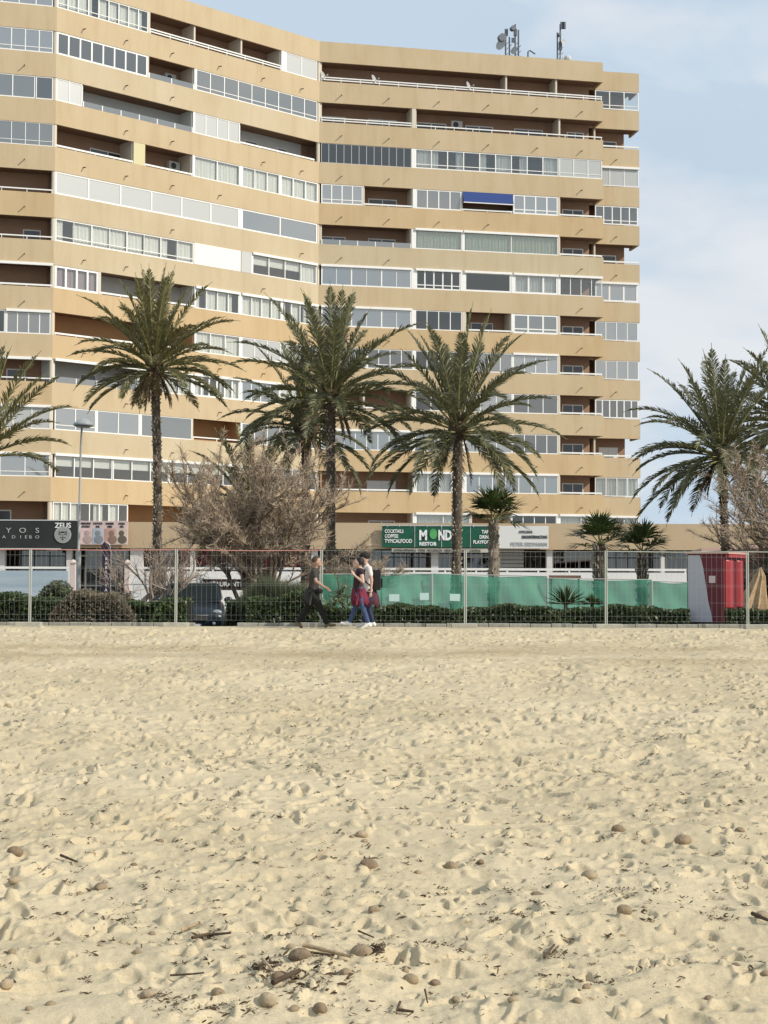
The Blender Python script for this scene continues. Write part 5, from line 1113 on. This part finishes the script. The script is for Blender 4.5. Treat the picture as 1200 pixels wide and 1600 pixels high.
def hair_cap(e, h, hp, mats, rot, face, full=1.0, back=.03):
    m = MB(); N, M_ = 18, 10; 
    for i in range(M_ + 1):
        th = math.pi * .62 * full * i / M_
        for k in range(N):
            ph = 2 * math.pi * k / N; q = vec(math.sin(th) * math.cos(ph) * .92, math.sin(th) * math.sin(ph) * .76, math.cos(th) * 1.08) * .116 * (1 + random.uniform(-.03, .03))
            fr = max(0, math.cos(ph) * face)
            if i > M_ * .6 and fr > .2: q *= .88
            q += vec(-back * face, 0, .012); q.rotate(rot); m.v.append(tuple(h + q))
    for i in range(M_):
        for k in range(N): q = i * N; k2 = (k + 1) % N; m.f.append((q + k, q + N + k, q + N + k2, q + k2))
    m.f.append(tuple(reversed(range(N)))); return child(m, 'hair', mats['hair'], e, smooth=True)
SK = mat('skin', (.42, .26, .19), .55, spec=.35); SK2 = mat('skin_pale', (.55, .37, .29), .55, spec=.35)
# man in black, walking right
s = 67.9
def PX(px, py, y_=0, ox=490): return ((px - ox) / s, y_, (980 - py) / s)
JA = dict(pelvis=PX(488, 925), waist=PX(490, 915), chest=PX(490.5, 900), neck=PX(493, 887.5), head=PX(495, 876.5), shL=PX(491, 892, -.17), shR=PX(493, 892, .17), elL=PX(494.5, 907, -.24), wrL=PX(508, 916, -.26), elR=PX(484, 907, .24), wrR=PX(479, 921, .22),
          hipL=PX(489, 928, -.09), hipR=PX(489, 928, .09), knL=PX(501, 949, -.09), anL=PX(512, 973.5, -.09), toL=PX(521, 975, -.1), knR=PX(480, 950, .09), anR=PX(465.5, 971, .09), toR=PX(470, 977.5, .09), tilt=(.12, 0, 0))
MA = dict(skin=SK, legs=mat('black_trousers', (.014, .014, .013), .85), top=mat('charcoal_shirt', (.05, .046, .042), .85), shoe=mat('tan_shoe', (.16, .12, .08), .8), hair=mat('short_brown_hair', (.07, .05, .04), .9), fit=1.12)
eA, J = person((xat(490, 34.7), 34.7, 0.01), 'man in dark clothes striding right alone, one arm swung forward', JA, 1, MA, lambda *a: hair_cap(*a, full=.86, back=.02))
m = MB(); c = J['pelvis']; m.ball(c + vec(.16, -.13, .04), .08, 10, 8, (1.2, .6, .8)); child(m, 'belt_bag', MA['legs'], eA, smooth=True)
def waistjacket(e, J, mm, x0, x1, zl, yw=.14, seed=1, zt=None):
    rnd = random.Random(seed); m = MB(); N = 20; c = J['pelvis']; top = (zt if zt else c.z + .1); rows = [(top, .15, .125, 0), (top - .1, .165, .145, .01), (top - .25, .18, .16, .03), (zl, .2, .17, .05)]
    for i, (z, a, b_, dx) in enumerate(rows):
        for k in range(N):
            an = 2 * math.pi * k / N; w_ = 1 + .07 * math.sin(k * 2.5 + i) * i; m.v.append((c.x + dx * x1 + a * w_ * math.cos(an), c.y + b_ * w_ * math.sin(an), z + (.07 * math.sin(k * 1.7) if i == 3 else 0)))
    for i in range(3):
        for k in range(N):
            if i == 2 and (k in (9, 10, 11) if x0 else False): continue
            q = i * N; k2 = (k + 1) % N; m.f.append((q + k, q + N + k, q + N + k2, q + k2))
    m.tube([(c.x + .02, c.y - .15, top - .03), (c.x - .02, c.y - .17, top - .2), (c.x - .05, c.y - .17, top - .38)], [.03, .035, .025], 7); m.tube([(c.x + .02, c.y - .15, top - .03), (c.x + .06, c.y - .17, top - .22)], [.03, .028], 7)
    o_ = child(m, 'tied_jacket', mm, e, smooth=True); sl = o_.modifiers.new('s', 'SOLIDIFY'); sl.thickness = .012
waistjacket(eA, J, mat('grey_tied_shirt', (.04, .038, .036), .9), 0, -1, .62, seed=3)
# woman with burgundy jacket
JB = dict(pelvis=PX(560.5, 924, 0, 562), waist=PX(559, 914, 0, 562), chest=PX(561, 900, 0, 562), neck=PX(563.5, 888, 0, 562), head=PX(559.5, 878.5, 0, 562), shL=PX(564.5, 893, -.165, 562), shR=PX(562, 893, .165, 562), elL=PX(567.5, 908, -.22, 562), wrL=PX(556.5, 899.5, -.2, 562), elR=PX(560, 908, .2, 562), wrR=PX(554, 897, .12, 562), hdL=(-.03, 0, .12),
          hipL=PX(561, 928, -.085, 562), hipR=PX(561, 928, .085, 562), knL=PX(568, 950, -.085, 562), anL=PX(576, 971.5, -.085, 562), toL=PX(568, 977.5, -.09, 562), knR=PX(555.5, 948, .085, 562), anR=PX(546, 971, .085, 562), toR=PX(536.5, 971.5, .09, 562), tilt=(.1, 0, 0))
MBm = dict(skin=SK2, legs=mat('blue_jeans', (.055, .085, .17), .85, noise=.3, nscale=6), top=mat('dark_plum_top', (.035, .018, .024), .85), shoe=mat('white_trainer', (.78, .77, .74), .6), hair=mat('black_hair', (.012, .01, .01), .6), fit=.9)
def hairB(e, h, hp, mats, rot, face):
    hair_cap(e, h, hp, mats, rot, face, 1.0, .03)
eB, J = person((xat(562, 34.3), 34.3, 0.01), 'woman in dark top with burgundy jacket at her waist, hand at her chin', JB, -1, MBm, hairB, sleeves=.15)
waistjacket(eB, J, mat('burgundy_jacket', (.16, .022, .045), .85, noise=.2), 0, 1, .56, seed=5)
m = MB(); m.box(*(lambda p: (p.x - .035, p.x + .01, p.y - .05, p.y - .03, p.z + .06, p.z + .16))(J['wrL'])); 
# man behind, white shirt, cap, rucksack
JC = dict(pelvis=PX(577, 924, 0, 575), waist=PX(576.5, 913, 0, 575), chest=PX(575.5, 897, 0, 575), neck=PX(573, 881.5, 0, 575), head=PX(569.5, 871, 0, 575), shL=PX(577, 887, -.19, 575), shR=PX(574, 887, .19, 575), elL=PX(581, 905, -.24, 575), wrL=PX(580, 921, -.25, 575), elR=PX(571, 905, .22, 575), wrR=PX(566, 918, .2, 575),
          hipL=PX(577, 928, -.09, 575), hipR=PX(577, 928, .09, 575), knL=PX(577, 951, -.09, 575), anL=PX(583, 971.5, -.09, 575), toL=PX(574.5, 977, -.1, 575), knR=PX(571, 950, .09, 575), anR=PX(570, 972.5, .09, 575), toR=PX(561, 977, .1, 575), tilt=(-.05, 0, 0))
MC = dict(skin=SK2, legs=mat('dark_jeans', (.03, .04, .085), .85), top=mat('white_shirt', (.72, .66, .62), .8), shoe=mat('white_trainer_b', (.75, .74, .7), .6), hair=mat('black_hair_c', (.02, .015, .013), .7), fit=1)
eC, J = person((xat(575, 34.95), 34.95, 0.01), 'man in white shirt and dark cap carrying a black rucksack behind the woman', JC, -1, MC, lambda *a: hair_cap(*a, full=.9, back=.015))
m = MB(); h = J['head']; N = 18; prof = [(.118, .035), (.122, .06), (.115, .1), (.08, .135), (.02, .145)]
m.lathe((h.x + .008, h.y, h.z), prof, N, 1, .86); m.hexa([(h.x - .21, h.y - .065, h.z + .04), (h.x - .09, h.y - .085, h.z + .045), (h.x - .09, h.y + .085, h.z + .045), (h.x - .21, h.y + .065, h.z + .04), (h.x - .21, h.y - .065, h.z + .05), (h.x - .09, h.y - .085, h.z + .06), (h.x - .09, h.y + .085, h.z + .06), (h.x - .21, h.y + .065, h.z + .05)]); child(m, 'cap', MC['hair'], eC, smooth=False, bevel=.004)
waistjacket(eC, J, mat('plum_jacket', (.09, .03, .045), .85), 0, 1, .5, seed=7)
bk = MB(); c = J['chest'] + vec(.20, 0, -.10); bk.box(c.x - .08, c.x + .09, c.y - .15, c.y + .15, c.z - .25, c.z + .22); bk.box(c.x + .092, c.x + .135, c.y - .11, c.y + .11, c.z - .2, c.z + .03)
rk = child(bk, 'rucksack', mat('rucksack_black', (.015, .015, .016), .7), None, bevel=.05); rk.location = eC.location; tag(rk, 'black rucksack on the back of the man in white shirt', 'rucksack')
m = MB()
for sy in (-1, 1):
    a = J['shL' if sy < 0 else 'shR']; m.tube([(c.x - .05, sy * .12, c.z + .16), (a.x + .02, sy * .13, a.z + .065), (a.x - .11, sy * .13, a.z - .03), (c.x - .3, sy * .14, c.z - .03), (c.x - .1, sy * .14, c.z - .18)], .018, 6)
child(m, 'strap', MC['hair'], rk)
# ---------------------------------------------------------------- stones, driftwood and debris on the sand
STM = [mat('stone_' + n_, c, .85, noise=.25, nscale=20, bump=.3, bscale=60) for n_, c in (('tan', (.30, .225, .14)), ('brown', (.22, .16, .10)), ('sandy', (.36, .28, .18)))]
def onsand(px, py):        # where the photo column/row meets the beach
    d = ray(px, py); tt = 3.0
    for _ in range(4000):
        p = CAM + d * tt
        if p.z < sand_base(p.y): break
        tt += .01
    return p
big = [(565, 1503, 46, 'largest tan stone, right end of the driftwood in the foreground'), (468, 1521, 36, 'round tan stone left of the driftwood stick'), (418, 1590, 34, 'smooth brown stone at the bottom edge below the debris'), (540, 1543, 20, 'small dark oval stone just below the driftwood stick'),
       (434, 1553, 20, 'flat grey pebble inside the dark debris patch'), (232, 1569, 26, 'tan stone near the bottom edge, left of the debris'), (340, 1571, 22, 'small brown stone between two clumps at the bottom'), (500, 1594, 28, 'pale tan stone at the bottom edge below the debris'),
       (10, 1550, 24, 'brown stone at the very left edge, lower foreground'), (215, 1536, 13, 'small dark round pebble alone at lower left'), (576, 1355, 30, 'flattish brown stone in the middle sand'), (565, 1309, 22, 'brown stone just above the flattish one in mid sand'),
       (704, 1347, 22, 'round brown stone right of the picture middle'), (966, 1300, 22, 'round stone on the right, by a darker one'), (1008, 1314, 14, 'small dark pebble between two larger stones at right'), (1067, 1316, 27, 'dark oval stone at right above a footprint'),
       (23, 1346, 25, 'brown round stone near the left edge, upper one of two'), (23, 1381, 19, 'small stone near the left edge, lower one of two'), (157, 1391, 20, 'half buried brown stone left of a footprint'), (250, 1316, 13, 'tiny dark pebble at left in mid sand'),
       (920, 1376, 28, 'brown stone in a hollow right of centre'), (976, 1452, 24, 'dark stone alone in smooth sand at lower right'), (839, 1397, 24, 'elongated brown stone among twigs right of centre'), (802, 1583, 18, 'small brown stone in a footprint at the bottom right'),
       (642, 1537, 24, 'dark stone right of the driftwood beside another'), (680, 1535, 18, 'paler small stone just right of the dark one'), (1192, 1432, 28, 'brown stone at the right edge'), (585, 1424, 20, 'small round stone above the driftwood'), (1108, 1571, 14, 'tiny pebble near the bottom right corner'), (13, 1100, 12, 'lone dark stone far off at the left edge'), (1156, 1306, 16, 'small stone near the right edge in mid sand')]
for i, (px, py, w_, lab) in enumerate(big):
    rnd = random.Random(100 + i); p = onsand(px, py); dist = (p - CAM).length; r_ = w_ / 2 / F * dist; m = MB(); random.seed(i)
    m.ball((0, 0, 0), r_, 18, 12, (1, rnd.uniform(.7, .95), rnd.uniform(.6, .78)), .045, Euler((0, rnd.uniform(-.2, .2), rnd.uniform(0, 3))))
    o_ = child(m, 'stone', STM[i % 3], None, smooth=True); o_.location = (p.x, p.y, sandz(p.x, p.y) + r_ * .12); tag(o_, lab, 'stone', 'stones lying on the beach')
rnd = random.Random(77)
protos = []
for k in range(4):
    random.seed(k); m = MB(); m.ball((0, 0, 0), 1, 12, 8, (1, .8, .65), .04, Euler((0, .1 * k, k))); protos.append(m)
pm_ = []
for k in range(60):
    py = 1060 + 540 * rnd.random() ** .8; px = rnd.uniform(-30, 1230); p = onsand(px, py); 
    if k < 4: o_ = child(protos[k], 'pebble', STM[k % 3], None, smooth=True); pm_.append(o_)
    else: o_ = pm_[k % 4].copy(); COL.objects.link(o_)
    r_ = rnd.uniform(.010, .026); o_.scale = (r_,) * 3; o_.rotation_euler = (0, 0, rnd.uniform(0, 6)); o_.location = (p.x, p.y, sandz(p.x, p.y) + r_ * .05); tag(o_, 'small brown pebble half sunk in the open sand', 'pebble', 'small pebbles scattered over the beach')
WOOD = mat('driftwood', (.42, .31, .19), .8, noise=.35, nscale=25, stretch=(1, 6, 6), bump=.2); DTW = mat('dark_twig', (.09, .06, .035), .9, noise=.3)
def stick(p0, p1, w_, lab, mm, name='driftwood_stick', lift=.012, bend=0):
    a, b_ = onsand(*p0), onsand(*p1); r_ = w_ / 2 / F * (a - CAM).length; pts = []
    for i in range(9):
        q = a.lerp(b_, i / 8); pts.append(Vector((q.x + bend * math.sin(math.pi * i / 8), q.y, 0)))
    za, zb2 = sandz(a.x, a.y), sandz(b_.x, b_.y); mx = max([sandz(q.x, q.y) - (za + (zb2 - za) * i / 8) for i, q in enumerate(pts)] + [0])
    for i, q in enumerate(pts): q.z = za + (zb2 - za) * i / 8 + mx * .6 + r_ * .6 + lift
    o0 = pts[0].copy(); m = MB(); m.tube([q - o0 for q in pts], [r_ * (1.1 - .35 * i / 8) * (1 + .1 * math.sin(i * 2.6)) for i in range(9)], 8); o_ = child(m, name, mm, None, smooth=True); o_.location = o0; tag(o_, lab, 'stick', 'sticks washed up on the beach')
stick((474, 1506), (550, 1521), 7, 'long pale driftwood reed lying between the two tan stones', WOOD, lift=.02)
stick((478, 1513), (522, 1520), 4, 'thin darker stick under the long driftwood reed', DTW)
stick((284, 1449), (312, 1447), 6, 'short pale reed piece alone left of centre', WOOD)
stick((494, 1354), (517, 1337), 3, 'thin slanting twig standing out of mid sand', WOOD, lift=.02)
stick((300, 1484), (328, 1477), 5, 'left arm of a forked dark twig in the left foreground', DTW); stick((326, 1477), (360, 1484), 4, 'right arm of a forked dark twig in the left foreground', DTW)
stick((410, 1532), (428, 1556), 4, 'slanting brown stick stuck in the debris patch', WOOD, lift=.03)
stick((426, 1560), (468, 1546), 8, 'dark thick stick at the lower edge of the debris', DTW)
stick((1176, 1432), (1204, 1452), 6, 'dark branch reaching in at the right edge of the sand', DTW)
stick((560, 1456), (584, 1465), 3, 'thin dark twig above the largest tan stone', DTW); stick((620, 1590), (646, 1595), 5, 'dark twig at the bottom edge right of centre', DTW); stick((625, 1578), (620, 1594), 4, 'short upright dark twig meeting another at the bottom', DTW)
stick((664, 1555), (668, 1575), 3, 'thin upright dark twig in the right foreground', DTW); stick((266, 1537), (318, 1545), 3, 'long thin dark stalk left of the debris patch', DTW, bend=.02)
stick((95, 1347), (120, 1358), 4, 'dark bent twig at left in mid sand', DTW); stick((850, 1504), (866, 1484), 4, 'small dark twig leaning on the sand at right', DTW)
DEB = [mat('seaweed_dark', (.085, .06, .035), .9), mat('seaweed_brown', (.17, .11, .06), .9)]
def debris(clusters, name, lab, n, seed, smin=.006, smax=.03, mm=0):
    rnd = random.Random(seed); m = MB()
    for k in range(n):
        px, py, sx, sy = clusters[rnd.randrange(len(clusters))]; qx, qy = rnd.gauss(px, sx), rnd.gauss(py, sy)
        if qy < 985 or qy > 1640: continue
        d = ray(qx, qy); tt = (-.42 + .0 - CAM.z) / d.z; p = CAM + d * tt
        for _ in range(6): zz = float(sand_base(p.y)); tt = (zz - CAM.z) / d.z; p = CAM + d * tt
        if p.y > 34: continue
        z = sandz(p.x, p.y); l = rnd.uniform(smin, smax) * (1 + p.y * .03); a = rnd.uniform(0, 6.28); el = rnd.uniform(-.1, .6); dd = Vector((math.cos(a) * math.cos(el), math.sin(a) * math.cos(el), math.sin(el))) * l; c = Vector((p.x, p.y, z + .004))
        l *= rnd.choice((.5, .8, 1, 1.5)) if name != 'sand_litter' else rnd.choice((.4, .6, 1)); k_ = rnd.uniform(.05, .22); m.tube([c, c + dd * .5 * l / dd.length + Vector((0, 0, rnd.uniform(-.05, .1) * l)), c + dd * l / dd.length], [l * k_ * .6, l * k_, l * k_ * .3], 3, True)
    o_ = m.build(name, DEB[mm]); tag(o_, lab, 'debris', kind='stuff')
debris([(440, 1540, 22, 8), (420, 1530, 16, 6), (490, 1525, 22, 8), (475, 1560, 40, 10), (590, 1500, 8, 8)], 'seaweed_debris', 'dark patch of seaweed and reed bits round the driftwood', 800, 61, .005, .022)
debris([(380, 1593, 30, 5), (260, 1580, 22, 8), (320, 1590, 25, 6), (190, 1432, 14, 7), (322, 1474, 10, 5), (560, 1590, 60, 8)], 'twig_debris', 'small dark twigs in clumps along the bottom edge', 520, 62, .005, .018)
debris([(670, 1480, 18, 5), (780, 1425, 45, 7), (1125, 1440, 14, 6), (865, 1490, 12, 5), (960, 1395, 40, 7), (345, 1180, 20, 6), (495, 1205, 14, 3), (1000, 1400, 60, 8), (900, 1540, 100, 25)], 'twig_debris', 'small dark twigs in loose clumps on the right-hand sand', 900, 63, .005, .016)
debris([(600, 1250, 420, 150), (600, 1100, 420, 60), (600, 1450, 420, 90), (600, 1040, 420, 30)], 'sand_litter', 'fine dark plant litter scattered over the whole beach', 3000, 64, .006, .02)
debris([(rnd.uniform(-20, 1220), 1000 + 560 * rnd.random() ** 1.3, 4.5, 1.0) for _ in range(800)], 'seaweed_flecks', 'small dark clumps of dry seaweed dotted across the beach', 8500, 66, .005, .017)  # dark bits added to stand in for shade in the sand pits
debris([(600, 1350, 420, 160)], 'sand_litter', 'fine brown plant litter scattered over the whole beach', 1800, 65, .004, .014, 1)
